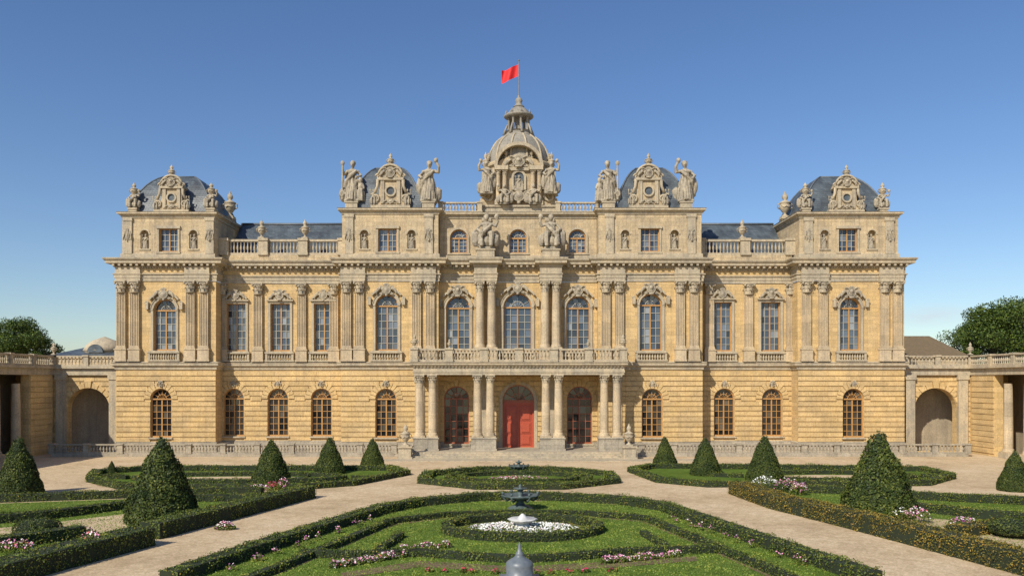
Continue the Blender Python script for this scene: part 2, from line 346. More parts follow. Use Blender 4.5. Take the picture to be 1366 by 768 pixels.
def rustic(m,x0,x1,z0,z1,y,ops,ch=0.54,gap=0.08,proj=0.1,rg=0.75):
    n=round((z1-z0)/ch); ch=(z1-z0)/n
    for k in range(n):
        za=z0+k*ch; zb=za+ch-gap; zc=(za+zb)/2; cuts=[]
        for (a,b,c,d,ar) in ops:
            r=(b-a)/2; cx=(a+b)/2; s=d-r
            if zb<c or zc>s+r+rg: continue
            hw=r+0.02 if zc<s else math.sqrt(max((r+rg)**2-(zc-s)**2,0))
            if zc>=s: hw=max(hw,0.3)
            cuts.append((cx-hw,cx+hw))
        for p,q in cutspans(x0,x1,cuts):
            # individual ashlar blocks, slightly uneven
            xx=p
            while xx<q-.01:
                nx=min(q,xx+random.uniform(1.1,1.9))
                if q-nx<.5: nx=q
                m.box(xx,nx-(.012 if nx<q else 0),y-proj-random.uniform(-.008,.012),y+0.02,za+random.uniform(0,.006),zb-random.uniform(0,.008)); xx=nx
    for (a,b,c,d,ar) in ops:
        r=(b-a)/2; cx=(a+b)/2; s=d-r; nv=11
        for i in range(nv):
            a0=pi*i/nv+.02; a1=pi*(i+1)/nv-.02; key=(i==nv//2)
            m.ring(cx,s,r+.02,r+(rg+.18 if key else rg-.03),y-proj-(.12 if key else .025),y+.02,a0,a1,3)
def window(x0,x1,z0,z1,y,arch,nx,nz,gm,fm,fo,yo=0.42):
    cx=(x0+x1)/2; r=(x1-x0)/2; sp=z1-r if arch else z1; yg=y+yo; t=.11
    def pane(P):
        ax,az=random.gauss(0,.014),random.gauss(0,.014); mx=sum(p[0] for p in P)/len(P); mz=sum(p[1] for p in P)/len(P)
        gm.add([(p[0],yg+.03+(p[0]-mx)*ax+(p[1]-mz)*az,p[1]) for p in P],[tuple(range(len(P)))])
    for i in range(nx):
        for k in range(nz):
            a=x0+(x1-x0)*i/nx; b=x0+(x1-x0)*(i+1)/nx; c=z0+(sp-z0)*k/nz; d=z0+(sp-z0)*(k+1)/nz
            pane([(a,c),(b,c),(b,d),(a,d)])
    for i in range(1,nx):
        xx=x0+(x1-x0)*i/nx; w=.07 if i*2==nx else .03
        (fo if w>.05 else fm).box(xx-w,xx+w,yg-.06-(.02 if w>.05 else 0),yg+.01,z0,sp)
    for k in range(1,nz):
        zz=z0+(sp-z0)*k/nz; fm.box(x0,x1,yg-.05,yg+.01,zz-.028,zz+.028)
    fo.box(x0,x0+t,yg-.14,yg+.02,z0,sp); fo.box(x1-t,x1,yg-.14,yg+.02,z0,sp)
    fo.box(x0+t,x1-t,yg-.13,yg+.02,z0,z0+.16); fo.box(x0+t,x1-t,yg-.15,yg+.02,sp-.07,sp+.07 if arch else sp)
    if arch:
        n=6
        for i in range(n):
            a0,a1=pi*i/n,pi*(i+1)/n
            pane([(cx+.45*r*math.cos(a0),sp+.45*r*math.sin(a0)),(cx+r*math.cos(a0),sp+r*math.sin(a0)),(cx+r*math.cos((a0+a1)/2),sp+r*math.sin((a0+a1)/2)),(cx+r*math.cos(a1),sp+r*math.sin(a1)),(cx+.45*r*math.cos(a1),sp+.45*r*math.sin(a1))])
            pane([(cx,sp),(cx+.45*r*math.cos(a0),sp+.45*r*math.sin(a0)),(cx+.45*r*math.cos(a1),sp+.45*r*math.sin(a1))])
            if i: fm.tube([(cx,yg-.02,sp),(cx+r*math.cos(a0),yg-.02,sp+r*math.sin(a0))],.035,4)
        fm.ring(cx,sp,.45*r-.03,.45*r+.03,yg-.05,yg+.01); fo.ring(cx,sp,r-t,r,yg-.14,yg+.02)
def capital(m,cx,cy,z0,h,r,sq=False):
    m.lathe(cx,cy,z0,[(r*.98,0),(r*1.08,.04*h),(r*.95,.08*h),(r*.98,.5*h),(r*1.25,.85*h)],10)
    for row,(zz,hh,out,n,of) in enumerate([(.05,.42,.28,8,0),(.3,.5,.36,8,.39)]):
        for i in range(n):
            a=2*pi*i/n+of; c,s=math.cos(a),math.sin(a); w=r*.3; P=[]
            for t,o in ((0,.02),(.6,.1),(1,out),(.8,out+.08)):
                R=r*(1+o); P+=[(cx+R*c-w*s*(1-.3*t),cy+R*s+w*c*(1-.3*t),z0+h*(zz+hh*t)),(cx+R*c+w*s*(1-.3*t),cy+R*s-w*c*(1-.3*t),z0+h*(zz+hh*t))]
            m.add(P,[(0,1,3,2),(2,3,5,4),(4,5,7,6)])
    for sx in (-1,1):
        for sy in (-1,1): m.ell((cx+sx*r*1.05,cy+sy*r*1.05,z0+h*.8),(r*.28,r*.28,h*.12),6,4)
    m.box(cx-r*1.3,cx+r*1.3,cy-r*1.3,cy+r*1.3,z0+h*.88,z0+h)
def pilaster(px,Y,z0=9.85,z1=18.4,w=.92,ped=1.35):
    x=U(px,Y); h=w/2
    PI.box(x-h-.14,x+h+.14,Y-.5,Y+.01,z0,z0+ped-.14); PI.box(x-h-.2,x+h+.2,Y-.56,Y+.01,z0+ped-.14,z0+ped); PI.box(x-h-.2,x+h+.2,Y-.56,Y+.01,z0,z0+.2)
    PI.box(x-h-.09,x+h+.09,Y-.45,Y+.01,z0+ped,z0+ped+.16); PI.box(x-h-.04,x+h+.04,Y-.4,Y+.01,z0+ped+.16,z0+ped+.32)
    zt=z1-1.25
    PI.box(x-h,x+h,Y-.26,Y+.01,z0+ped+.32,zt)
    n=6
    for i in range(n):
        a=x-h+(w-.05)*i/(n-1); PI.box(a,a+.05,Y-.335,Y-.25,z0+ped+.32,zt-.0)
    capital(CA,x,Y-.12,zt,1.25,.47)
def column(m,x,y,z0,z1,r,caph,flute=True):
    m.box(x-r*1.35,x+r*1.35,y-r*1.35,y+r*1.35,z0,z0+.14)
    m.lathe(x,y,z0+.14,[(r*1.3,0),(r*1.35,.08),(r*1.12,.16),(r*1.22,.24),(r*1.05,.32)],16)
    hs=z1-caph-(z0+.46); prof=[(r,0),(r*1.01,hs*.3),(r*.95,hs*.7),(r*.87,hs)]
    m.lathe(x,y,z0+.46,prof,40 if flute else 16,True,lobes=14 if flute else 0,la=.03)
    capital(CA,x,y,z1-caph,caph,r*.9)
BP=[(.075,0),(.09,.08),(.05,.14),(.05,.2),(.12,.38),(.12,.5),(.055,.72),(.05,.82),(.09,.88),(.075,1)]
def balustrade(m,p,q,z0,h,sp=.34,ped=3.6,pw=.5,ends=True,tr=True):
    L=math.hypot(q[0]-p[0],q[1]-p[1]); dx,dy=(q[0]-p[0])/L,(q[1]-p[1])/L
    n=max(1,round(L/ped)); sl=L/n
    m.obox(p,q,.36,z0,z0+.16*h); m.obox(p,q,.38,z0+.86*h,z0+h)
    for i in range(n+1):
        if (i in (0,n)) and not ends: continue
        c=(p[0]+dx*sl*i,p[1]+dy*sl*i); a=(c[0]-dx*pw/2,c[1]-dy*pw/2); b=(c[0]+dx*pw/2,c[1]+dy*pw/2)
        m.obox(a,b,pw*.92,z0-.004,z0+h*.9)
        e=.06; m.obox((a[0]-dx*e,a[1]-dy*e),(b[0]+dx*e,b[1]+dy*e),pw+.12,z0+h*.9,z0+h*1.05); m.obox((a[0]-dx*e,a[1]-dy*e),(b[0]+dx*e,b[1]+dy*e),pw+.1,z0-.002,z0+.18*h)
    for i in range(n):
        k=max(1,int((sl-pw)/sp))
        for j in range(k):
            t=sl*i+pw/2+(sl-pw)*(j+.5)/k
            m.lathe(p[0]+dx*t,p[1]+dy*t,z0+.15*h,[(r*1.0,zz*h*.72) for r,zz in BP],6)
ENT=[(.1,18.4),(.1,18.7),(.16,18.72),(.16,19.02),(.28,19.1),(.28,19.2),(.1,19.22),(.1,19.85),(.22,19.92),(.22,20.12),(.78,20.22),(.82,20.24),(.82,20.45),(.98,20.62),(1.02,20.72),(1.02,20.8),(0,20.95)]
STR=[(.05,8.95),(.12,9.0),(.12,9.2),(.32,9.4),(.36,9.42),(.36,9.62),(.42,9.7),(.42,9.76),(0,9.86)]
def modill(x0,x1,yf,step=.62):
    n=int((x1-x0)/step)
    for i in range(n+1):
        x=x0+(x1-x0)*i/n; TR.box(x-.12,x+.12,yf-.72,yf-.2,19.97,20.2)
    n=int((x1-x0)/.28)
    for i in range(n):
        x=x0+(x1-x0)*(i+.5)/n; TR.box(x-.07,x+.07,yf-.3,yf-.2,19.76,19.9)
CN=[0]
def nextcart():
    CN[0]+=1; return S_c[CN[0]%2]
def surround(cx,hw,z0,z1,Y,arch,m=TR):
    w=.26
    sp=z1-hw if arch else z1
    m.box(cx-hw-w,cx-hw-.003,Y-.14,Y+.01,z0,sp); m.box(cx+hw+.003,cx+hw+w,Y-.14,Y+.01,z0,sp)
    m.box(cx-hw-w-.1,cx+hw+w+.1,Y-.3,Y+.01,z0-.18,z0)
    if arch:
        m.box(cx-hw-w-.06,cx-hw-.003,Y-.2,Y+.01,sp,sp+.2); m.box(cx+hw+.003,cx+hw+w+.06,Y-.2,Y+.01,sp,sp+.2)
        m.ring(cx,sp,hw+.003,hw+w,Y-.14,Y+.01); m.ring(cx,sp,hw+w,hw+w+.08,Y-.2,Y+.01)
        m.ring(cx,sp,hw+.62,hw+.8,Y-.38,Y+.01,pi*.2,pi*.8)
        for sx in (-1,1):
            m.box(cx+sx*(hw+.62)-.16,cx+sx*(hw+.62)+.16,Y-.36,Y+.01,sp+.1,sp+.85); volute(CA,cx+sx*(hw+.6),Y-.3,sp+.75,.22,sx)
        link('cartouche',nextcart(),palace,(cx,Y-.34,z1+.45),(1.05,.95,.95))
    else:
        m.box(cx-hw-w,cx+hw+w,Y-.14,Y+.01,z1,z1+w); m.box(cx-hw-w-.12,cx+hw+w+.12,Y-.34,Y+.01,z1+w,z1+w+.16)
        R=hw*1.45; m.ring(cx,z1+w+.16-R*.62,R,R+.16,Y-.36,Y+.01,pi*.22,pi*.78)
        link('cartouche',nextcart(),palace,(cx,Y-.28,z1+.85),(.95,.85,.9))
def upwin(px,Y,hpx,yt,yb=470,arch=True,nx=4,nz=6):
    cx=U(px,Y); s=(D+Y)/F; hw=hpx*s; z1=Z(yt,Y); z0=11.0
    surround(cx,hw,z0,z1,Y,arch)
    window(cx-hw,cx+hw,z0,z1,Y,arch,nx,nz,GU,FRw,FRo)
    balustrade(BL,(cx-hw-.35,Y-.3),(cx+hw+.35,Y-.3),9.86,1.0,sp=.26,ped=9,pw=.24)
    return (cx-hw,cx+hw,z0,z1,arch)
CY=1.0
bodies=[
 (155,288,0.,[215],[(220,15,399)],[163,181,255,273]),
 (288,455,2.,[312,371,429],[(315,13,405),(374,13,405),(432,13,405)],[297,345,403,446]),
 (455,585,0.,[515],[(516,15,393)],[463,480,556,574]),
 (585,798,CY,[609,773],[(611,16,395),(690.5,19,391),(771,16,395)],[]),
 (798,937,0.,[870],[(868,15,392)],[808,826,907,925]),
 (937,1064,2.,[966,1030],[(963,13,403),(1028,13,403)],[946,998,1054]),
 (1064,1206,0.,[1138],[(1134,14,397)],[1075,1097,1179,1196]),
]
XB=[(U(a,0),U(b,0)) for a,b,*_ in bodies]
for i,(a,b,Y,gw,uw,pil) in enumerate(bodies):
    x0,x1=XB[i]; yb=18.0; rect=i in (1,5)
    gops=[]
    for p in gw:
        cx=U(p,Y); hw=1.12 if i!=3 else 1.35
        zb=1.75; zt=6.95
        if i==3: zb=1.0; zt=7.2
        fm=FRr if i==3 else FRo
        gops.append((cx-hw,cx+hw,zb,zt,True)); window(cx-hw,cx+hw,zb,zt,Y,True,4,6,GG,fm,fm,.3)
        TR.box(cx-hw-.15,cx+hw+.15,Y-.24,Y+.01,zb-.16,zb)
        if i!=3: link('window_keystone_carving',nextcart(),palace,(cx,Y-.2,zt+.5),(.36,.5,.48))
    if i==3:
        cx=U(691.5,Y); dop=(cx-1.7,cx+1.7,.6,7.35,True); gops.append(dop)
    wall_panel(W,x0,x1,0,8.95,Y,gops)
    rustic(RU,x0,x1,1.3,8.9,Y,gops,rg=.7 if i!=3 else .5)
    PLp=[(.2,0),(.2,.9),(.12,1.0),(.12,1.2),(0,1.29)]
    if i!=3: BA.mould(x0,x1,Y,yb,PLp)
    else:
        for p,q in cutspans(x0,x1,[(dop[0]-.35,dop[1]+.35)]+[(g[0],g[1]) for g in gops if g!=dop]): BA.box(p,q,Y-.17,Y+.01,.55,1.2)
        for g in gops:
            if g!=dop: BA.box(g[0],g[1],Y-.165,Y+.01,.55,.83)
    TR.mould(x0,x1,Y,yb,STR)
    uops=[]
    for (p,hp,yt) in uw: uops.append(upwin(p,Y,hp,yt,arch=not rect,nz=6 if not rect else 7))
    wall_panel(W,x0,x1,9.8,18.4,Y,uops)
    for xx in (x0,x1): W.add([(xx,Y,0),(xx,yb,0),(xx,yb,18.4),(xx,Y,18.4)],[(0,1,2,3)])
    W.q(x0,x1,0,18.4,yb)
    for p in pil: pilaster(p,Y)
    TR.mould(x0,x1,Y,yb,ENT); modill(x0,x1,Y)
    if len(pil)==4 and i!=1:
        for pr in (pil[:2],pil[2:]):
            xa,xb=U(pr[0],Y)-.55,U(pr[1],Y)+.55
            TR.mould(xa,xb,Y-.3,Y,[(p*.6,z) for p,z in ENT if z<19.9]+[(.15,19.9)])
    # yellow frieze band
    for p_,q_ in [(x0+.02,x1-.02)]: W.q(p_,q_,19.26,19.72,Y-.104)
# door
cx=U(691.5,CY); DM=MB()
window(cx-1.7,cx+1.7,5.45,7.35,CY,True,4,1,GG,FRr,FRr,.3)
yd=CY+.35
DM.box(cx-1.7,cx+1.7,yd,yd+.1,.6,5.45); DM.box(cx-1.7,cx+1.7,yd-.14,yd,5.2,5.45)
for s in (-1,1):
    for k,(za,zb) in enumerate(((.85,1.9),(2.1,3.3),(3.5,5.0))):
        xa,xb=(cx+.22,cx+1.35) if s>0 else (cx-1.35,cx-.22)
        DM.box(xa,xb,yd-.06,yd,za,zb); DM.box(xa+.14,xb-.14,yd-.13,yd-.059,za+.14,zb-.14)
    DM.box(cx+s*1.6-.1,cx+s*1.6+.1,yd-.16,yd,.6,5.2)
DM.box(cx-.07,cx+.07,yd-.15,yd,.6,5.2)
DM.obj('door',M_door,palace)
TR.ring(cx,7.35-1.7,1.72,2.05,CY-.16,CY)
for s in (-1,1): TR.box(cx+s*1.885-.165,cx+s*1.885+.165,CY-.15,CY,.6,5.65)
# central upper columns
cyc=.1
for p in (640,656,727,742):
    x=U(p,cyc); PI.box(x-.62,x+.62,-.5,CY,9.86,11.2); PI.box(x-.68,x+.68,-.56,CY-.01,11.06,11.2)
    column(PI,x,cyc,11.2,18.4,.46,1.2)
for pr in ((640,656),(727,742)):
    xa,xb=U(pr[0],cyc)-.5,U(pr[1],cyc)+.5
    TR.mould(xa,xb,-.4,CY,[(p*.7,z) for p,z in ENT]); TR.q(xa,xb,18.4,18.5,-.4)
    TR.add([(xa-.1,-.45,18.4),(xb+.1,-.45,18.4),(xb+.1,CY,18.4),(xa-.1,CY,18.4)],[(0,1,2,3)])
    TR.box(xa+.2,xb-.2,-.75,.7,20.9,21.75); TR.box(xa+.1,xb-.1,-.85,.8,21.6,21.75)
# ---- attics
def attic(x0,x1,Y,yb,zt,wins,niches,strips,archw=False,hw=1.0,zb=21.55,zw=24.05):
    ops=[]
    for p in wins:
        c=U(p,Y); ops.append((c-hw,c+hw,zb,zw,archw)); window(c-hw,c+hw,zb,zw,Y,archw,4,4,GU,FRw,FRo,.35)
        TR.box(c-hw-.2,c-hw-.003,Y-.12,Y+.01,zb,zw-(hw if archw else 0)); TR.box(c+hw+.003,c+hw+.2,Y-.12,Y+.01,zb,zw-(hw if archw else 0))
        TR.box(c-hw-.3,c+hw+.3,Y-.2,Y+.01,zb-.16,zb)
        if archw: TR.ring(c,zw-hw,hw+.003,hw+.22,Y-.12,Y+.01)
        else: TR.box(c-hw-.28,c+hw+.28,Y-.22,Y+.01,zw,zw+.28)
    for p in niches:
        c=U(p,Y); ops.append((c-.45,c+.45,21.9,23.9,True)); AT.q(c-.47,c+.47,21.8,24,Y+.48)
        TR.ring(c,23.45,.453,.6,Y-.08,Y+.01); TR.box(c-.6,c+.6,Y-.1,Y+.01,21.76,21.9)
        link('bust',S_staff,palace,(c,Y+.2,21.9),(.75,.6,.85))
    wall_panel(AT,x0,x1,20.9,zt-.6,Y,ops,.48)
    for xx in (x0,x1): AT.add([(xx,Y,20.9),(xx,yb,20.9),(xx,yb,zt),(xx,Y,zt)],[(0,1,2,3)])
    AT.q(x0,x1,20.9,zt,yb)
    TR.mould(x0,x1,Y,yb,[(.14,20.93),(.14,21.35),(0,21.42)])
    TR.mould(x0,x1,Y,yb,[(.0,zt-.62),(.1,zt-.6),(.1,zt-.42),(.3,zt-.25),(.42,zt-.22),(.42,zt-.06),(.48,zt),(0,zt+.03)])
    ROOFTOP.add([(x0,Y,zt+.02),(x1,Y,zt+.02),(x1,yb,zt+.02),(x0,yb,zt+.02)],[(0,1,2,3)])
    for s in strips:
        c=U(s,Y); TR.box(c-.45,c+.45,Y-.17,Y+.01,21.36,zt-.6); TR.box(c-.52,c+.52,Y-.24,Y+.01,zt-.95,zt-.61)
        link('attic_trophy_relief',nextcart(),palace,(c,Y-.2,23.3),(.42,.5,1.0))
def dormer(cx,y,z0,w,h):
    P=[(-.5,0),(-.5,.1),(-.4,.16),(-.32,.3),(-.3,.56),(-.38,.6),(-.34,.68)]
    arc=[(-.27*math.cos(a*pi/8)*1.0,.68+.2*math.sin(a*pi/8)) for a in range(1,8)]
    P=P+arc+[(-x,z) for x,z in reversed(P)]
    AT.prism([(cx+x*w,z0+z*h) for x,z in P],y,y+1.0)
    TR.box(cx-.54*w,cx+.54*w,y-.2,y+.98,z0,z0+.07*h)
    for s in (-1,1):
        volute(CA,cx+s*.4*w,y-.08,z0+.2*h,.11*w,s,1.6,.32); volute(CA,cx+s*.33*w,y-.08,z0+.66*h,.08*w,s,1.4,.35)
        TR.box(cx+s*.22*w-.05*w,cx+s*.22*w+.05*w,y-.14,y,z0+.1*h,z0+.58*h)
        CA.tube([(cx+s*.44*w,y-.05,z0+.32*h),(cx+s*.36*w,y-.1,z0+.45*h),(cx+s*.34*w,y-.05,z0+.6*h)],[.05*w,.04*w,.05*w])
        link('figure_relief',S_seated,palace,(cx+s*.47*w,y-.05,z0+.06*h),(w*.16*s,w*.16,h*.2))
    TR.box(cx-.36*w,cx+.36*w,y-.24,y,z0+.58*h,z0+.63*h)
    pts=[(cx-.34*w*math.cos(a*pi/12),y-.1,z0+.64*h+.26*h*math.sin(a*pi/12)) for a in range(1,12)]
    CA.tube(pts,.035*w)
    TR.ring(cx,z0+.36*h,.11*w,.16*w,y-.18,y,0,2*pi,20)
    SL.ring(cx,z0+.36*h,.0,.11*w,y-.03,y,0,2*pi,20)
    link('dormer_cartouche',S_c[1],palace,(cx,y-.12,z0+.72*h),(w*.28,.9,h*.17)); link('dormer_garland',S_c[0],palace,(cx,y-.1,z0+.14*h),(w*.2,.7,h*.08))
def sqroof(cx,cy,hx,hy,z0,h):
    prof=[(1,0),(.97,.13),(.92,.28),(.86,.43),(.78,.58),(.69,.72),(.59,.84),(.49,.93),(.38,1)]
    vs=[];fs=[]
    for s,t in prof:
        X=hx*s; Yy=hy*s; vs+=[(cx-X,cy-Yy,z0+h*t),(cx+X,cy-Yy,z0+h*t),(cx+X,cy+Yy,z0+h*t),(cx-X,cy+Yy,z0+h*t)]
    for k in range(len(prof)-1):
        for i in range(4): fs.append((k*4+i,k*4+(i+1)%4,k*4+4+(i+1)%4,k*4+4+i))
    fs.append(tuple(range(len(vs)-4,len(vs)))); SL.add(vs,fs)
    for c in range(4): LE.tube([vs[k*4+c] for k in range(len(prof))],.1,5)
    LE.tube([vs[len(vs)-4+i%4] for i in range(5)],.09,5); LE.box(cx-hx-.08,cx+hx+.08,cy-hy-.08,cy+hy+.08,z0-.05,z0+.12)
x0,x1=XB[0]; attic(x0+.5,x1-.3,.3,13,25.8,[225],[193,258],[171,280])
sqroof(U(246,5),5.2,4.5,4.2,25.9,4.5); dormer(U(229,.6),.6,25.85,3.5,4.4)
x0,x1=XB[6]; attic(x0+.3,x1-.5,.3,13,25.8,[1131],[1100,1163],[1078,1186])
sqroof(U(1108,5),5.2,4.5,4.2,25.9,4.5); dormer(U(1129,.6),.6,25.85,3.5,4.4)
x0,x1=XB[2]; attic(x0+.05,x1-.05,.25,12,26.2,[517],[486,549],[466,572])
sqroof(U(521,4),4.2,3.9,3.6,26.25,4.9); dormer(U(521,.5),.5,26.25,3.9,5.2)
x0,x1=XB[4]; attic(x0+.05,x1-.05,.25,12,26.2,[867],[834,900],[813,922])
sqroof(U(864,4),4.2,3.9,3.6,26.25,4.9); dormer(U(865,.5),.5,26.25,3.9,5.2)
x0,x1=XB[3]; attic(x0,x1,1.5,12,26.0,[612,691,770],[],[649,733],True,.95,21.6,24.2)
for a,b in ((588,640),(744,797)): balustrade(BL,(U(a,2),1.8),(U(b,2),1.8),26.05,1.15,ped=4)
def ped(px,Y,z0,z1,w):
    x=U(px,Y); TR.box(x-w,x+w,Y-w,Y+w,z0,z1-.14); TR.box(x-w-.08,x+w+.08,Y-w-.08,Y+w+.08,z1-.14,z1)
for px,kind,w in ((470,S_group,1),(572,S_raised,1),(811,S_group,-1),(914,S_raised,-1)):
    ped(px,.9,26.2,26.95,.65); x=U(px,.9); link('roof_statue',kind,palace,(x,.9,26.95),((2.2 if kind is S_group else 2.4)*w,2.3,2.4),0)
for px,Y in ((179,.9),(282,.9),(307,6),(1074,.9),(1177,.9),(1047,6)):
    ped(px,Y,25.8,26.3,.45); x=U(px,Y)
    if Y<1: link('roof_figure',S_seated,palace,(x,Y,26.25),(1.25,1.2,1.25)); link('roof_urn',S_urn,palace,(x,Y,27.5),(1.0,1.0,.85))
    else: link('roof_urn',S_urn,palace,(x,Y,26.3),(1.6,1.6,1.6))
for px,y,z,s in ((229,1.,29.6,.85),(1129,1.,29.6,.85),(521,.95,30.75,.9),(865,.95,30.75,.9)):
    link('crest_finial',S_urn,palace,(U(px,y),y,z),(s*1.0,s*1.0,s*.9)); link('crest_shell',S_cart,palace,(U(px,y),y-.2,z-.05),(.8,.7,.55))
for px,w in ((649,1),(735,-1)):
    link('seated_statue',S_seated,palace,(U(px,-.1),-.1,21.75),(2.2*w,2.0,2.2))
for i,urns in ((1,(349,407)),(5,(990,))):
    x0,x1=XB[i]
    AT.box(x0,x1,1.75,2.6,20.9,21.45); balustrade(BL,(x0+.2,2.1),(x1-.2,2.1),21.45,1.75,ped=4.3,pw=1.0,sp=.36)
    SL.add([(x0,3.6,21.5),(x1,3.6,21.5),(x1,8.2,26.0),(x0,8.2,26.0),(x1,16,26.0),(x0,16,26.0)],[(0,1,2,3),(3,2,4,5)])
    LE.tube([(x0,8.2,26.05),(x1,8.2,26.05)],.14)
    ROOFTOP.add([(x0,2.6,21.44),(x1,2.6,21.44),(x1,3.7,21.6),(x0,3.7,21.6)],[(0,1,2,3)])
    for u in urns: link('parapet_urn',S_urn,palace,(U(u,2.1),2.1,23.3),(1.05,1.05,1.1))
# ---- central pavilion crown
cx=U(692,3)
Y=2.6
TR.box(cx-4.6,cx+4.6,2.1,4.4,26.0,26.9); TR.box(cx-4.75,cx+4.75,1.95,4.4,26.75,26.95)
P=[(-4.4,26.95),(-4.2,27.8),(-3.1,28.4),(-2.5,29.2),(-2.5,31.2)]+[(-2.5*math.cos(a*pi/10),31.2+1.3*math.sin(a*pi/10)) for a in range(1,10)]
P=P+[(-x,z) for x,z in reversed(P[:5])]
AT.prism([(cx+x,z) for x,z in P],Y,Y+1.5)
for s in (-1,1):
    for dx in (1.55,2.25): column(PI,cx+s*dx,Y-.35,27.4,30.8,.25,.6,False)
    TR.box(cx+s*1.9-.75,cx+s*1.9+.75,Y-.75,Y,26.95,27.4); TR.box(cx+s*1.9-.75,cx+s*1.9+.75,Y-.75,Y,30.8,31.25)
    volute(CA,cx+s*3.4,Y-.1,28.0,.75,s,1.6,.28); CA.tube([(cx+s*4.1,Y,28.2),(cx+s*3.4,Y-.1,28.9),(cx+s*2.8,Y-.1,30.0),(cx+s*2.6,Y,30.9)],[.3,.3,.24,.3])
    link('crown_statue',S_raised,palace,(cx+s*3.5,Y-.5,28.1),(1.9*s,1.9,1.95)); link('crown_figure',S_seated,palace,(cx+s*1.6,Y-.75,26.95),(1.4*s,1.2,1.3))
    link('crown_urn',S_urn,palace,(cx+s*3.7,Y+2.2,31.2),(.95,.95,1.2)); TR.box(cx+s*3.7-.42,cx+s*3.7+.42,Y+1.8,Y+2.62,26.9,31.2)
TR.ring(cx,31.2,2.35,2.7,Y-.5,Y+1.6,0.0,pi,18); TR.box(cx-1.1,cx+1.1,Y-.3,Y,30.8,31.15)
# arched niche with a figure
SL.box(cx-.55,cx+.55,Y-.02,Y,28.7,30.1); SL.ring(cx,30.1,0,.55,Y-.021,Y,0,pi,14)
TR.ring(cx,30.1,.56,.8,Y-.2,Y,0,pi,14)
for s in (-1,1): TR.box(cx+s*.68-.12,cx+s*.68+.12,Y-.2,Y,28.7,30.1)
link('niche_statue',S_group,palace,(cx,Y-.15,28.6),(.9,.6,.9))
TR.ring(cx,31.2,1.2,1.4,Y-.3,Y,0,pi,14)
link('pediment_cartouche',S_c[1],palace,(cx,Y-.3,31.7),(1.5,1.1,1.0)); link('crown_cartouche',S_c[0],palace,(cx,Y-.5,27.9),(1.5,1.4,1.2))
dc=(U(692,6.2),6.2)
AT.lathe(*dc,26,[(3.6,0),(3.6,5.6),(3.85,5.8),(3.85,6.1),(3.6,6.3)],32,False)
dome=[(3.5*math.cos(t)**.9,3.7*math.sin(t)) for t in [i*pi/2/12 for i in range(11)]]
dome=[(max(r,1.0),z) for r,z in dome]
DMm=MB(); DMm.lathe(*dc,32.2,dome,32); DMm.obj('dome',M_dome,palace)
for i in range(12):
    a=2*pi*i/12+.26; TR.tube([(dc[0]+(r+.04)*math.cos(a),dc[1]+(r+.04)*math.sin(a),32.2+z) for r,z in dome],.12,5)
for i in range(8):
    a=2*pi*i/8+.39; link('drum_urn',S_urn,palace,(dc[0]+3.7*math.cos(a),dc[1]+3.7*math.sin(a),32.3),(.5,.5,.6))
lz=35.4; LN=MB()
LN.lathe(*dc,lz,[(1.8,0),(1.85,.2),(1.5,.35),(1.45,.6),(1.6,.7)],16)
for i in range(8):
    a=2*pi*i/8+.2; LN.lathe(dc[0]+1.15*math.cos(a),dc[1]+1.15*math.sin(a),lz+.7,[(.19,0),(.14,.1),(.13,1.4),(.21,1.6)],8)
    LN.tube([(dc[0]+1.75*math.cos(a),dc[1]+1.75*math.sin(a),lz+.3),(dc[0]+1.55*math.cos(a),dc[1]+1.55*math.sin(a),lz+.9),(dc[0]+1.3*math.cos(a),dc[1]+1.3*math.sin(a),lz+1.5)],[.16,.12,.1])
LN.lathe(*dc,lz+.6,[(.45,0),(.45,1.8)],10)
LN.lathe(*dc,lz+2.3,[(1.45,0),(1.7,.15),(1.7,.3),(1.25,.4),(1.15,.75),(.8,1.1),(.55,1.25),(.6,1.4)],16)
for i in range(8):
    a=2*pi*i/8+.2; LN.tube([(dc[0]+1.5*math.cos(a),dc[1]+1.5*math.sin(a),lz+2.6),(dc[0]+1.45*math.cos(a),dc[1]+1.45*math.sin(a),lz+3.15)],[.14,.03])
LN.lathe(*dc,lz+3.6,[(.66,0),(.45,.2),(.32,.5),(.45,.75),(.3,1.0),(.14,1.1),(.1,1.3),(.02,1.5)],12)
LN.obj('lantern',M_dome,palace)
FP=MB(); FP.lathe(*dc,lz+4.6,[(.06,0),(.05,2),(.035,4.3)],8); FP.ell((dc[0],dc[1],lz+8.95),(.1,.1,.1)); FP.obj('flagpole',M_pole,palace)
FL=MB(); nx,nz=18,10
vs=[];fs=[]
for i in range(nx+1):
    for k in range(nz+1):
        u=i/nx; v=k/nz
        vs.append((dc[0]-.06-1.9*u,dc[1]+.3*math.sin(u*8+v*1.5)*u**.6,lz+8.5-1.35*(1-v)-.85*u**1.1+.16*math.sin(u*6+1+v)*u))
for i in range(nx):
    for k in range(nz): fs.append((i*(nz+1)+k,(i+1)*(nz+1)+k,(i+1)*(nz+1)+k+1,i*(nz+1)+k+1))
FL.add(vs,fs,True); FL.obj('flag',M_red,palace)
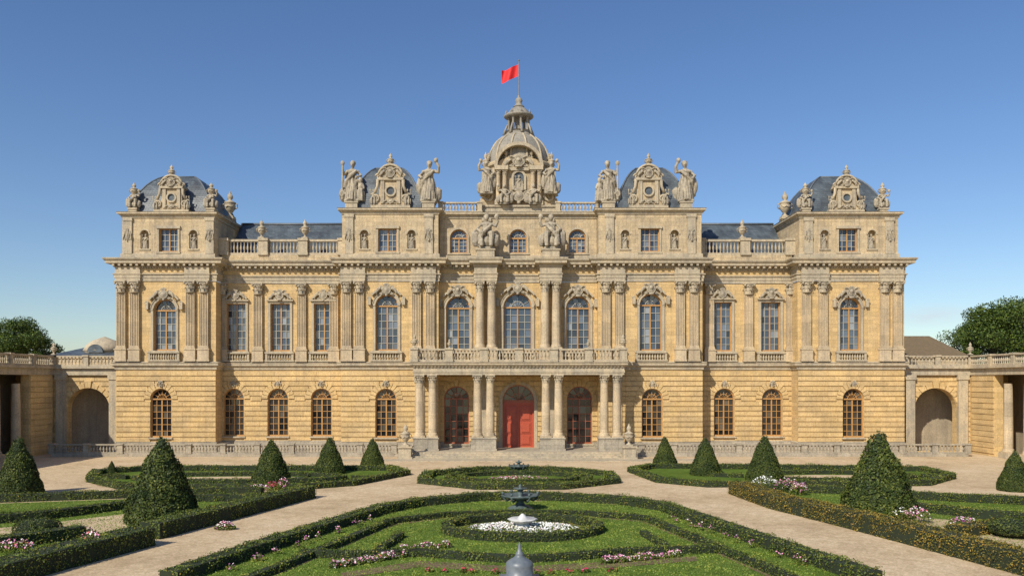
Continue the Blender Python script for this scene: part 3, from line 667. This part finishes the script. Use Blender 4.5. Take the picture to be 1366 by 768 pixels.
# ---- portico
PY=-2.6; xa,xb=U(552,PY),U(832,PY)
for p in [560,577,637,654,728,745,806,823]:
    column(PI,U(p,PY),PY,1.95,8.4,.44,.85,False)
for a,b in ((560,577),(637,654),(728,745),(806,823)):
    x0_,x1_=U(a,PY)-.62,U(b,PY)+.62; BA.box(x0_,x1_,PY-.62,PY+.62,.6,1.8); BA.box(x0_-.08,x1_+.08,PY-.7,PY+.7,1.8,1.95); BA.box(x0_-.08,x1_+.08,PY-.7,PY+.7,.6,.8)
for p in (560,645,737,823):
    Yw=CY if 590<p<790 else 0
    x=U(p,Yw); TR.box(x-.5,x+.5,Yw-.22,Yw+.01,.62,7.6); TR.box(x-.58,x+.58,Yw-.3,Yw+.01,7.6,8.4)
PE=[(0,8.4),(0,8.62),(.06,8.64),(.06,8.86),(.0,8.9),(.0,9.2),(.3,9.4),(.34,9.42),(.34,9.58),(.42,9.66),(.42,9.7),(0,9.74)]
TR.mould(xa,xb,PY-.45,CY-.1,PE)
TR.box(xa+.02,xb-.02,PY-.43,CY-.05,8.41,9.72)
n=60
for i in range(n): TR.box(xa+(xb-xa)*i/n,xa+(xb-xa)*i/n+.18,PY-.63,PY-.4,9.2,9.33)
balustrade(BL,(xa+.1,PY-.3),(xb-.1,PY-.3),9.75,1.35,ped=(xb-xa-.2)/6.01,pw=.75,sp=.33)
balustrade(BL,(xa+.1,PY-.3),(xa+.1,-.7),9.75,1.35,ped=9,ends=False); balustrade(BL,(xb-.1,PY-.3),(xb-.1,-.7),9.75,1.35,ped=9,ends=False)
for x in (xa+.1,xb-.1): link('balcony_urn',S_urn,palace,(x,PY-.3,11.15),(.75,.75,.75))
for x in (xa+3.7,xb-3.7): link('balcony_urn',S_urn,palace,(x,PY-.3,11.15),(.45,.45,.5))
BA.box(xa-.8,xb+.8,PY-1.1,CY,.01,.6)
W.obj('main_walls',M_wall,palace);RU.obj('rusticated_courses',M_rust,palace);TR.obj('cornices_and_trim',M_trim,palace);PI.obj('columns_and_pilasters',M_pil,palace)
AT.obj('attic_walls',M_attic,palace);BA.obj('plinth',M_base,palace);FRo.obj('window_frames',M_frame,palace);FRr.obj('russet_window_frames',M_redframe,palace);FRw.obj('window_muntins',M_munt,palace)
GU.obj('upper_window_glass',M_glassU,palace);GG.obj('ground_window_glass',M_glassG,palace);SL.obj('slate_roofs',M_slate,palace);LE.obj('roof_ribs',M_lead,palace)
CA.obj('capitals_and_scrolls',M_trim,palace);BL.obj('balustrades',M_trim,palace);ROOFTOP.obj('flat_roofs',M_lead,palace)
# steps
ST=MB(); s0,s1=U(545,-7),U(838,-7)
for k in range(4): ST.box(s0+.15*k,s1-.15*k,-6.6+k*.55,-3.65-.003*k,0.004,.15*(k+1)-.003)
ST.box(U(440,-9),U(940,-9),-8.6,-6.6,.004,.075)
ST.obj('stone_steps',M_trim)
for px in (541,839):
    g=empty('urn_pedestal',(U(px,-6),-6,0)); m=MB(); m.box(-.75,.75,-.75,.75,.003,.25); m.box(-.6,.6,-.6,.6,.25,1.15); m.box(-.72,.72,-.72,.72,1.15,1.3); m.obj('pedestal',M_trim,g)
    link('sculpture',S_urn,g,(0,0,1.3),(1.15,1.15,1.15))
for a,b in ((70,526),(855,1290)):
    m=MB(); xs,xe=U(a,-3),U(b,-3)
    m.box(xs,xe,-3.3,-2.7,.003,.28); balustrade(m,(xs,-3),(xe,-3),.28,1.0,ped=3.4,pw=.55,sp=.32)
    inner=xe if a<300 else xs; t=-1 if a<300 else 1
    m.obj('stone_balustrade',M_base)
    m=MB(); n=5; pts=[(inner+(-t)*1.9*math.sin(i*pi/2/n),-3-2.4*(1-math.cos(i*pi/2/n))) for i in range(n+1)]
    for p,q in zip(pts,pts[1:]): m.obox(p,q,.5,.003,.28); balustrade(m,p,q,.28,1.0,ped=9,ends=False)
    m.obj('stone_balustrade',M_base)
# ------------------------------------------------ side galleries
def gallery(sgn):
    g=empty('arcade_gallery'); w=MB();t=MB();c=MB();sh=MB();bl=MB()
    xi=42.0; xo=49.4
    def X(x): return sgn*x
    def bx(m,a,b,y0,y1,z0,z1): m.box(min(X(a),X(b)),max(X(a),X(b)),y0,y1,z0,z1)
    a,b=sorted((X(xi),X(xo+4.5)))
    ac=X(45.6+.2); wall_panel(w,a,b,0,8.4,1.2,[(ac-2.3,ac+2.3,.15,7.0,True)],.9)
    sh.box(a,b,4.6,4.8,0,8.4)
    rustic(w,a+.1,b,.2,8.3,1.2,[(ac-2.3,ac+2.3,.15,7.0,True)],rg=.6)
    t.box(a,b,.8,4.8,8.4,9.1); t.box(a,b,.5,4.8,9.1,9.35)
    balustrade(bl,(X(xi+.3),.9),(X(xo),.9),9.35,1.15,ped=3.6)
    for px_ in (42.9,48.6): bx(t,px_-.5,px_+.5,.75,1.2,0,8.4); bx(t,px_-.6,px_+.6,.65,1.2,7.9,8.4); bx(t,px_-.62,px_+.62,.6,1.2,0,.7)
    bx(t,xo,xo+4.6,-46,.78,8.4,9.1); bx(t,xo-.3,xo+4.6,-46,.75,9.1,9.34)
    balustrade(bl,(X(xo),.9),(X(xo),-46),9.34,1.15,ped=3.9)
    bx(sh,xo+4.2,xo+4.5,-46,1.15,0,8.4)
    bx(w,xo+.1,xo+1.0,-3.4,1.2,0,8.39)
    for k in range(14): bx(w,xo+.02,xo+.1,-3.35,.72,.3+k*.575,.3+k*.575+.5)
    y=-5.0; k=1
    while y>-46:
        if k%3==0: 
            bx(w,xo+.15,xo+1.2,y-1.6,y+.3,0.0,8.4); bx(t,xo+.0,xo+.15,y-1.2,y-.2,0,8.4)
        else:
            column(c,X(xo+.55),y,.5,8.4,.45,.9,False); bx(t,xo-.1,xo+1.2,y-.65,y+.65,0,.5)
        y-=3.3; k+=1
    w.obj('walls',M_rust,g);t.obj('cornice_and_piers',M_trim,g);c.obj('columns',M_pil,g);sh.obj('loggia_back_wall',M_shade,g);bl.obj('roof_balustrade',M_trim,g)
    link('parapet_urn',S_urn,g,(X(xo),.9,10.6),(.7,.7,.7))
gallery(-1); gallery(1)
def outbuilding(name,x0,x1,y0,y1,ze,zr,mroof,dome=None):
    g=empty(name); m=MB(); m.box(x0,x1,y0,y1,0,ze); m.box(x0-.2,x1+.2,y0-.2,y1+.2,ze-.4,ze+.003); m.obj('walls',M_attic,g)
    r=MB(); yc=(y0+y1)/2; i=min(3,(x1-x0)*.2)
    vs=[(x0-.3,y0-.3,ze),(x1+.3,y0-.3,ze),(x1+.3,y1+.3,ze),(x0-.3,y1+.3,ze),(x0+i,yc,zr),(x1-i,yc,zr)]
    r.add(vs,[(0,1,5,4),(1,2,5),(2,3,4,5),(3,0,4)]); r.obj('roof',mroof,g)
    if dome:
        d=MB(); d.lathe(dome,yc-2,ze-.5,[(2.6,0),(2.6,1.2),(2.8,1.3),(2.4,2.0),(1.6,2.7),(.6,3.1),(.1,3.3)],20); d.obj('cupola',M_trim,g)
        d=MB(); d.ring(dome,ze+1.1-.6,0,1.1,yc-4.75,yc-4.5,0,pi,14); d.obj('lunette_window',M_slate,g)
outbuilding('orangery_building',U(68,25),U(152,25),25,37,Z(474,25),Z(463,31),M_slate,U(130,27))
outbuilding('tiled_roof_building',U(1200,20),U(1288,20),20,32,Z(474,20),Z(448,26),M_brownroof)
# ------------------------------------------------ numpy leaf meshes
def leafmesh(name,pts,nrm,size,mat,jit=0.8):
    n=len(pts); nn=nrm+rng.normal(0,jit,(n,3)); nn/=np.linalg.norm(nn,axis=1)[:,None]+1e-9
    r=rng.normal(0,1,(n,3)); a=np.cross(nn,r); a/=np.linalg.norm(a,axis=1)[:,None]+1e-9; b=np.cross(nn,a)
    s=(size*rng.uniform(.6,1.3,n))[:,None]/2
    V=np.stack([pts-a*s,pts-b*s*.6,pts+a*s,pts+b*s*.6],1).reshape(-1,3)
    me=bpy.data.meshes.new(name); me.vertices.add(4*n); me.vertices.foreach_set('co',V.astype(np.float32).ravel())
    me.loops.add(4*n); me.loops.foreach_set('vertex_index',np.arange(4*n,dtype=np.int32))
    me.polygons.add(n); me.polygons.foreach_set('loop_start',np.arange(0,4*n,4,dtype=np.int32)); me.polygons.foreach_set('loop_total',np.full(n,4,dtype=np.int32))
    me.materials.append(mat); me.update(calc_edges=True); return me
def wob(P,sc,am):
    return am*np.array([noise.noise(Vector(p)*sc) for p in P])
def hedge(pts,w=.7,h=.5,closed=False,mat=M_hedge,dens=230,size=.085,name='box_hedge'):
    P=[Vector((p[0],p[1],0)) for p in pts]; n=len(P)
    off=[]
    for i in range(n):
        a=P[(i-1)%n] if (closed or i>0) else None; b=P[(i+1)%n] if (closed or i<n-1) else None
        d1=(P[i]-a).normalized() if a else None; d2=(b-P[i]).normalized() if b else None
        if d1 is None:d1=d2
        if d2 is None:d2=d1
        t=(d1+d2).normalized(); nn=Vector((-t.y,t.x,0)); c=max(.5,nn.dot(Vector((-d1.y,d1.x,0)))); off.append(nn/c)
    core=MB(); wi=w/2-.03; vs=[];fs=[]
    for i in range(n):
        o=off[i]*wi; vs+=[P[i]+o,P[i]+o*.97+Vector((0,0,h-.03)),P[i]-o*.97+Vector((0,0,h-.03)),P[i]-o]
    m=n if closed else n-1
    for i in range(m):
        j=(i+1)%n
        for k in range(3): fs.append((i*4+k,i*4+k+1,j*4+k+1,j*4+k))
    if not closed: fs+=[(0,1,2,3),(n*4-1,n*4-2,n*4-3,n*4-4)]
    core.add(vs,fs); o=core.obj(name,M_core)
    PT=[];NR=[]
    for i in range(m):
        j=(i+1)%n; L=(P[j]-P[i]).length; cnt=int(L*(w+2*h)*dens)
        if cnt<1: continue
        t=rng.random(cnt); c=rng.random(cnt)*(w+2*h)
        A=np.array(P[i]);B=np.array(P[j]);oa=np.array(off[i]);ob=np.array(off[j])
        base=A+(B-A)*t[:,None]; of=oa+(ob-oa)*t[:,None]
        side=np.where(c<h,1.,np.where(c>h+w,-1.,0.)); lat=np.where(side==1,w/2,np.where(side==-1,-w/2,w/2-(c-h)))
        z=np.where(side==1,c,np.where(side==-1,h-(c-h-w),h))
        p=base+of*lat[:,None]; p[:,2]=z; nr=of*side[:,None]; nr[:,2]=(side==0)
        p=p+nr*rng.normal(0.0,.03,cnt)[:,None]
        PT.append(p);NR.append(nr)
    if not closed:
        for e,sg in ((0,-1),(n-1,1)):
            d=(P[1]-P[0]).normalized() if e==0 else (P[-1]-P[-2]).normalized(); cnt=int(w*h*dens)
            p=np.array(P[e])+np.array(off[e])*(rng.uniform(-w/2,w/2,cnt))[:,None]; p[:,2]=rng.uniform(0,h,cnt); nr=np.tile(np.array(d)*sg,(cnt,1)); PT.append(p+nr*.02);NR.append(nr)
    p=np.concatenate(PT); nr=np.concatenate(NR)
    wv=wob(p,1.3,.13)+wob(p,5.,.05); p=p+nr*wv[:,None]; p[:,2]=np.maximum(p[:,2],.01)
    link('leaves',leafmesh('hedge_leaves',p,nr,size,mat),o)
    return o
def conemesh(seed,n=12000,size=.075):
    h=2.4
    def R(t): return (1-t)**.82*(1.0)+.03
    t=1-np.sqrt(rng.random(n)); a=rng.uniform(0,2*pi,n); r=R(t)*(1-.12*np.exp(-t*25))
    p=np.stack([r*np.cos(a),r*np.sin(a),t*h],1); nr=np.stack([np.cos(a),np.sin(a),np.full(n,.42)],1); nr/=np.linalg.norm(nr,axis=1)[:,None]
    p+=nr*(wob(p+seed*7,2.2,.08)+wob(p+seed*3,7,.04)+rng.normal(0,.014,n))[:,None]
    return leafmesh('topiary_leaves',p,nr,size,M_cone,.7)
CM=[conemesh(1),conemesh(2),conemesh(3)]
CC=MB(); CC.lathe(0,0,0,[(.8,0.0),(.94,.1),(.84,.45),(.58,1.1),(.3,1.75),(.08,2.25),(0.01,2.33)],20); CCm=CC.mesh('topiary_core',M_core)
cones=[(25,663,584,63),(216,698,582,98),(362,645,587,52),(440,634,584,43),(497,628,586,35),(149,634,617,14),(887,625,584,35),(941,636,585,43),(1020,645,582,53),(1172,689,576,102),(1354,657,602,46),(-60,700,590,90),(1470,700,590,90)]
for i,(px,yb,yt,w) in enumerate(cones):
    x,y=G(px,yb-3); d=y+D; h=(yb-yt)*d/F*.99; r=w*d/F/2
    o=link('conical_topiary',CCm,None,(x,y,0),(r*.98,r*.98,h/2.4),i*1.3); link('foliage',CM[i%3],o)
# ------------------------------------------------ garden
def gp(l): return [G(*p) for p in l]
def sheet(name,poly,z,mat):
    m=MB(); n=len(poly); m.add([(x,y,z) for x,y in poly],[tuple(range(n))]); return m.obj(name,mat)
def inpoly(px,py,poly):
    ins=np.zeros(len(px),bool); n=len(poly)
    for i in range(n):
        x1,y1=poly[i];x2,y2=poly[(i+1)%n]
        if y1==y2: continue
        c=((y1>py)!=(y2>py))&(px<(x2-x1)*(py-y1)/(y2-y1)+x1); ins^=c
    return ins
def lawn(poly,dens=130,z=.012):
    o=sheet('lawn',poly,z,M_lawn)
    xs=[p[0] for p in poly];ys=[p[1] for p in poly]; A=(max(xs)-min(xs))*(max(ys)-min(ys)); n=int(A*dens)
    px=rng.uniform(min(xs),max(xs),n);py=rng.uniform(min(ys),max(ys),n); k=inpoly(px,py,poly)&(py<-10); px=px[k];py=py[k]; n=len(px)
    if n==0: return
    pts=np.stack([px,py,np.full(n,.03)],1); nr=np.tile(np.array([0,-.6,.5]),(n,1))
    link('grass_blades',leafmesh('grass_blades',pts,nr,.075,M_blade,.5),o)
def ell(cx,cy,rx,ry,n=40,a0=0): return [(cx+rx*math.cos(2*pi*i/n+a0),cy+ry*math.sin(2*pi*i/n+a0)) for i in range(n)]
GR=MB(); GR.add([(-3000,-600,0),(3000,-600,0),(3000,5000,0),(-3000,5000,0)],[(0,1,2,3)]); GR.obj('gravel_ground',M_gravel)
def flowers(x,y,rx,ry,h,mat,n=260,name='flower_bed',ang=0,leaves=True,sz=.11):
    a=rng.uniform(0,2*pi,n);r=np.sqrt(rng.random(n)); lx=r*np.cos(a)*rx; ly=r*np.sin(a)*ry
    dome=np.sqrt(np.clip(1-r**2,0,1)); c,s=math.cos(ang),math.sin(ang)
    p=np.stack([x+lx*c-ly*s,y+lx*s+ly*c,h*(.35+.65*dome)*rng.uniform(.75,1.15,n)],1); nr=np.tile(np.array([0,-.5,.8]),(n,1))
    e=link(name,leafmesh('blossoms',p,nr,sz,mat,.6))
    m=n*5; a=rng.uniform(0,2*pi,m);r=np.sqrt(rng.random(m)); lx=r*np.cos(a)*rx*1.12; ly=r*np.sin(a)*ry*1.12; dome=np.sqrt(np.clip(1-r**2,0,1))
    p=np.stack([x+lx*c-ly*s,y+lx*s+ly*c,h*(.3+.66*dome)*rng.random(m)**.5],1); nr=np.tile(np.array([0,-.2,.8]),(m,1))
    link('leaves',leafmesh('flower_leaves',p,nr,.11,M_hedge,.9),e); return e
def flowerline(l,mat,n=14,h=.28,r=.28,cnt=26):
    P=gp(l); e=None
    for i in range(len(P)-1):
        for k in range(n):
            t=(k+rng.random())/n; x=P[i][0]+(P[i+1][0]-P[i][0])*t;y=P[i][1]+(P[i+1][1]-P[i][1])*t
            o=flowers(x,y,r*rng.uniform(.5,1.2),r*.8,h*rng.uniform(.7,1.2),mat,cnt,'flower_border',sz=.1)
            if e is None: e=o
            else: o.parent=e; o.name='flower_clump'
# central parterre
outer=gp([(225,778),(370,728),(505,685),(560,674),(640,667),(692,665),(745,667),(825,671),(885,680),(1015,726),(1165,778)])
lawn(gp([(235,776),(505,687),(560,676),(640,668),(745,668),(825,673),(885,682),(1155,776)]),110)
hedge(outer,.9,.5)
inner=gp([(330,778),(430,737),(522,698),(600,689),(692,686),(785,688),(862,694),(948,730),(1060,778)])
so=gp([(312,778),(417,737),(512,696),(600,685.5),(692,683.5),(785,685.5),(871,692),(962,729),(1084,778)])
si=gp([(344,778),(440,737),(528,700),(600,691),(692,689),(785,690),(856,696),(938,730),(1044,778)])
sheet('soil_border',so+si[::-1],.02,M_soil)
hedge(inner,.45,.32)
hedge(gp([(402,742),(480,744),(560,741),(620,746),(692,750),(770,746),(830,740),(900,738),(965,736)]),.5,.34)
hedge(gp([(505,738),(535,716)]),.4,.3); hedge(gp([(890,733),(858,714)]),.4,.3)
ox,oy=G(697,707)
sheet('soil_bed',ell(ox,oy,3.8,2.9),.024,M_soil); hedge(ell(ox,oy,3.9,3.0),.6,.42,True)
flowers(ox,oy,2.9,1.5,.3,M_bloomW,1500,sz=.13)
flowerline([(440,758),(540,742)],M_bloomP,16); flowerline([(540,734),(600,730)],M_bloomP,6); flowerline([(800,752),(905,742)],M_bloomP,14); flowerline([(560,762),(690,766),(820,762)],M_bloomR,6,.2,.2,12)
flowerline([(300,764),(420,722),(500,694)],M_bloomP,6,.4,.22,8); flowerline([(1090,762),(960,716),(890,692)],M_bloomP,6,.4,.22,8)
sheet('soil_border',gp([(455,764),(560,748),(692,756),(830,748),(930,742),(930,748),(830,756),(692,764),(560,756),(455,772)]),.026,M_soil)
# middle parterre
mx,my=G(692,639)
oct_=[(mx+7.9*math.cos(a)*1.0,my+6.4*math.sin(a)) for a in [pi/8+i*pi/4 for i in range(8)]]
lawn(oct_,0.001); hedge(oct_,.8,.42,True,dens=150,size=.11); hedge(ell(mx,my,4.6,3.2,28),.55,.36,True,dens=150,size=.11)
for s in (-1,1):
    hedge([(mx+s*4.8,my-3),(mx+s*5.6,my),(mx+s*4.8,my+3)],.5,.34,dens=150,size=.11); hedge([(mx+s*1.2,my-4.8),(mx+s*4.2,my-4.2)],.5,.34,dens=150,size=.11)
flowers(mx,my-1,2.6,1.2,.35,M_bloomP,260)
for poly,inn in (([(122,642),(165,652),(395,653),(470,647),(541,633),(520,627),(200,627),(130,632)],(320,639,8.2,2.6)),
                 ([(843,629),(880,643),(945,649),(1235,647),(1268,638),(1230,628),(1000,625),(870,624)],(1110,637,6.5,2.8))):
    P=gp(poly); lawn(P,.001); hedge(P,.8,.42,True,dens=150,size=.11)
    ex,ey=G(inn[0],inn[1]); hedge(ell(ex,ey,inn[2],inn[3],30),.5,.34,True,dens=150,size=.11)
    sheet('gravel_path',ell(ex,ey,inn[2]*.8,inn[3]*.7),.02,M_gravel)
    hedge([(ex-inn[2]-3,ey+1),(ex-inn[2]-.6,ey)],.5,.34,dens=150,size=.11); hedge([(ex+inn[2]+.6,ey),(ex+inn[2]+2.6,ey-.4)],.5,.34,dens=150,size=.11)
lawn(gp([(-80,674),(150,666),(300,661),(404,662),(396,670),(200,718),(-80,795)]),60)
hedge(gp([(-80,672),(150,664),(300,659),(350,659)]),.8,.5); hedge(gp([(410,663),(330,684),(200,718)]),1.25,.8); hedge(gp([(190,726),(60,760),(-80,800)]),1.5,.85)
hedge(gp([(-80,704),(60,692),(178,677)]),.8,.5); hedge(gp([(232,668),(300,668),(372,668)]),.8,.45)
sheet('gravel_path',gp([(-80,712),(60,698),(178,684),(262,680),(330,676),(200,708),(90,714),(-80,735)]),.02,M_gravel)
hedge(gp([(-80,744),(40,726),(110,716)]),.9,.6)
lawn(gp([(1440,672),(1250,664),(1120,657),(990,654),(990,662),(1100,694),(1440,778)]),60)
hedge(gp([(1440,676),(1250,667),(1120,658),(1000,654)]),.8,.5,mat=M_hedge); hedge(gp([(984,658),(1040,678),(1130,700),(1290,742),(1440,782)]),1.35,.85,mat=M_hedgeR)
hedge(gp([(1440,700),(1300,690),(1215,680)]),.8,.5); hedge(gp([(1440,724),(1330,708),(1270,716)]),.9,.55,mat=M_hedgeR)
sheet('gravel_path',gp([(1440,706),(1300,696),(1225,690),(1180,694),(1260,712),(1440,745)]),.02,M_gravel)
def ball(px,py,r,n=2500):
    x,y=G(px,py); v=rng.normal(0,1,(n,3)); v/=np.linalg.norm(v,axis=1)[:,None]; v=v[v[:,2]>-.5]
    m=MB(); m.ell((0,0,r*.5),(r*1.1,r*1.1,r*.5)); o=m.obj('ball_topiary',M_core); o.location=(x,y,0)
    p=v*np.array([r*1.2,r*1.2,r*.55])+np.array([0,0,r*.52]); link('foliage',leafmesh('ball_leaves',p,v,.09,M_cone,.7),o)
ball(50,716,.9); ball(1350,716,.9)
for l in (((205,694),1.0,.6,.75,M_bloomP),((232,700),.8,.5,.6,M_bloomP),((345,658),.8,.5,.6,M_bloomP),((365,656),.6,.4,.7,M_bloomR),((378,657),.4,.3,1.0,M_bloomP),((300,706),.5,.3,.4,M_bloomP),
          ((1190,692),1.0,.6,.8,M_bloomW),((1222,697),.8,.5,.8,M_bloomP),((1020,653),1.0,.5,.9,M_bloomW),((1050,656),.9,.5,.9,M_bloomP),((1066,660),.6,.4,.8,M_bloomP),((1285,702),.7,.5,.5,M_bloomP),((100,716),1.0,.5,.5,M_bloomP),((120,742),.6,.4,1.0,M_bloomP),((20,735),.9,.5,.5,M_bloomP)):
    x,y=G(*l[0]); flowers(x,y,l[1],l[2],l[3],l[4],120,'flower_clump',sz=.12)
def fountain(px,py,s,name='garden_fountain'):
    x,y=G(px,py); g=empty(name,(x,y,0)); g.scale=(s,s,s*.88); m=MB()
    m.lathe(0,0,0.0,[(.75,.003),(.75,.12),(.6,.16),(.55,.25),(.3,.34),(.2,.5),(.26,.62),(.5,.7),(1.0,.86),(1.12,.98),(1.08,1.02),(.9,.95),(.3,.88)],32,True,lobes=12,la=.05)
    m.lathe(0,0,.86,[(.2,0),(.12,.12),(.2,.3),(.13,.42),(.28,.5),(.42,.58),(.4,.62),(.1,.58),(.07,.66),(.12,.74),(.02,.86)],16)
    for i in range(6):
        a=i*pi/3; c,q=math.cos(a),math.sin(a); m.tube([(.55*c,.55*q,.7),(.8*c,.8*q,.62),(.98*c,.98*q,.75),(1.1*c,1.1*q,.95),(1.0*c,1.0*q,1.1)],[.07,.08,.07,.06,.05]); m.ell((1.05*c,1.05*q,1.12),(.1,.1,.1))
    m.obj('basin_and_stem',M_bronze,g)
fountain(694,679,1.0); fountain(692,631,.75)
g=empty('stone_vase',(ox,oy-.2,0)); m=MB(); m.lathe(0,0,0,[(.7,.003),(.65,.15),(.4,.25),(.3,.4),(.55,.5),(.75,.62),(.7,.66),(.3,.6),(.2,.75),(.05,.9)],20,lobes=8,la=.06); m.obj('vase',M_marble,g)
fx=U(693,31.2-D); g=empty('lead_finial',(fx,31.2-D,0)); m=MB()
m.box(-.75,.75,-.75,.75,.003,.2); m.lathe(0,0,.2,[(.62,0),(.62,.1),(.5,.16),(.52,.5),(.5,.62),(.36,.72),(.2,.82),(.15,.9),(.17,.95),(.11,1.0),(.07,1.15),(.05,1.25),(.015,1.38)],28); m.obj('finial',simple('lead',(.10,.12,.14),.42,(.16,.18,.2),4),g)
# ------------------------------------------------ trees
def tree(name,x,y,h,cr,n=60000,leaf=.33,low=.25):
    m=MB(); tr=h*.028
    m.tube([(x,y,0),(x+.1,y,h*.2),(x-.1,y+.1,h*.45),(x,y,h*.75)],[tr*1.3,tr,tr*.8,tr*.25],8)
    cl=[]
    for i in range(64):
        a=rng.uniform(0,2*pi); t=rng.random(); zz=h*(low+(1-low)*t*.93); R=cr*math.sqrt(max(.05,1-((t-.42)/.62)**2))*rng.uniform(.3,1.0)
        c=np.array([x+R*math.cos(a),y+R*math.sin(a),zz]); cl.append((c,cr*rng.uniform(.2,.36)))
        if i%2==0: 
            z0=h*(.2+.4*t); m.tube([(x,y,z0),((x+c[0])/2,(y+c[1])/2,(z0+zz)/2+.4),tuple(c)],[tr*.45,tr*.28,tr*.08],5)
    o=m.obj(name,M_bark); PT=[];NR=[]
    for c,r in cl:
        k=n//len(cl); v=rng.normal(0,1,(k,3)); v/=np.linalg.norm(v,axis=1)[:,None]; rr=r*rng.random(k)**.45
        PT.append(c+v*rr[:,None]*np.array([1.15,1.15,.8])); NR.append(v)
    link('crown',leafmesh('crown_leaves',np.concatenate(PT),np.concatenate(NR),leaf,M_tree,.9),o)
tree('oak_tree',U(1335,38),38,Z(400,38),8.4); tree('oak_tree',U(1295,60),60,Z(430,60),5.5,30000); tree('oak_tree',U(1420,45),45,Z(405,45),8)
tree('oak_tree',U(30,60),60,Z(424,60),6.0,40000); tree('oak_tree',U(-15,70),70,Z(425,70),7,40000); tree('oak_tree',U(-90,60),60,20,8,20000); tree('oak_tree',U(1500,60),60,22,9,20000)
# ------------------------------------------------ light, sky, camera
e=math.radians(39); az=math.radians(34)
sd=Vector((-math.sin(az)*math.cos(e),-math.cos(az)*math.cos(e),math.sin(e)))
sl=bpy.data.lights.new('sun','SUN'); sl.energy=4.9; sl.angle=math.radians(.5); sl.color=(1,.93,.80)
so_=bpy.data.objects.new('sun',sl); scene.collection.objects.link(so_); so_.rotation_euler=sd.to_track_quat('Z','Y').to_euler()
w=bpy.data.worlds.new('World'); scene.world=w; w.use_nodes=True; nt=w.node_tree; bg=nt.nodes['Background']
sk=nt.nodes.new('ShaderNodeTexSky'); sk.sky_type='NISHITA'; sk.sun_disc=False; sk.sun_elevation=e; sk.sun_rotation=math.radians(180)+az; sk.air_density=1.0; sk.dust_density=.5; sk.ozone_density=3.0
hs=nt.nodes.new('ShaderNodeHueSaturation'); hs.inputs['Saturation'].default_value=1.15; hs.inputs['Hue'].default_value=.508
nt.links.new(sk.outputs[0],hs.inputs['Color'])
# one faint wisp of cloud low in the sky
tc=nt.nodes.new('ShaderNodeTexCoord'); cd=Vector((560/1100,1,90/1100)).normalized()
mp=nt.nodes.new('ShaderNodeMapping'); mp.inputs['Location'].default_value=tuple(-cd); nt.links.new(tc.outputs['Generated'],mp.inputs[0])
m2=nt.nodes.new('ShaderNodeMapping'); m2.inputs['Scale'].default_value=(28,28,90); nt.links.new(mp.outputs[0],m2.inputs[0])
vl=nt.nodes.new('ShaderNodeVectorMath'); vl.operation='LENGTH'; nt.links.new(m2.outputs[0],vl.inputs[0])
ra=nt.nodes.new('ShaderNodeMapRange'); ra.inputs[1].default_value=0.0; ra.inputs[2].default_value=1.3; ra.inputs[3].default_value=1; ra.inputs[4].default_value=0; nt.links.new(vl.outputs['Value'],ra.inputs[0])
nz_=nt.nodes.new('ShaderNodeTexNoise'); nz_.inputs['Scale'].default_value=1.6; nz_.inputs['Detail'].default_value=6; nt.links.new(m2.outputs[0],nz_.inputs['Vector'])
mu=nt.nodes.new('ShaderNodeMath'); mu.operation='MULTIPLY'; nt.links.new(ra.outputs[0],mu.inputs[0]); nt.links.new(nz_.outputs['Fac'],mu.inputs[1])
mx_=nt.nodes.new('ShaderNodeMix'); mx_.data_type='RGBA'; nt.links.new(mu.outputs[0],mx_.inputs[0]); nt.links.new(hs.outputs[0],mx_.inputs[6]); mx_.inputs[7].default_value=(5.5,6.0,6.6,1)
nt.links.new(mx_.outputs[2],bg.inputs[0]); bg.inputs[1].default_value=.12
cam=bpy.data.cameras.new('camera'); co=bpy.data.objects.new('camera',cam); scene.collection.objects.link(co)
co.location=(0,-D,H); co.rotation_euler=(math.radians(90),0,0); cam.sensor_width=36; cam.lens=36*F/1366; cam.shift_y=126/1366; cam.clip_end=8000
scene.camera=co
scene.view_settings.view_transform='Standard'; scene.view_settings.look='None'
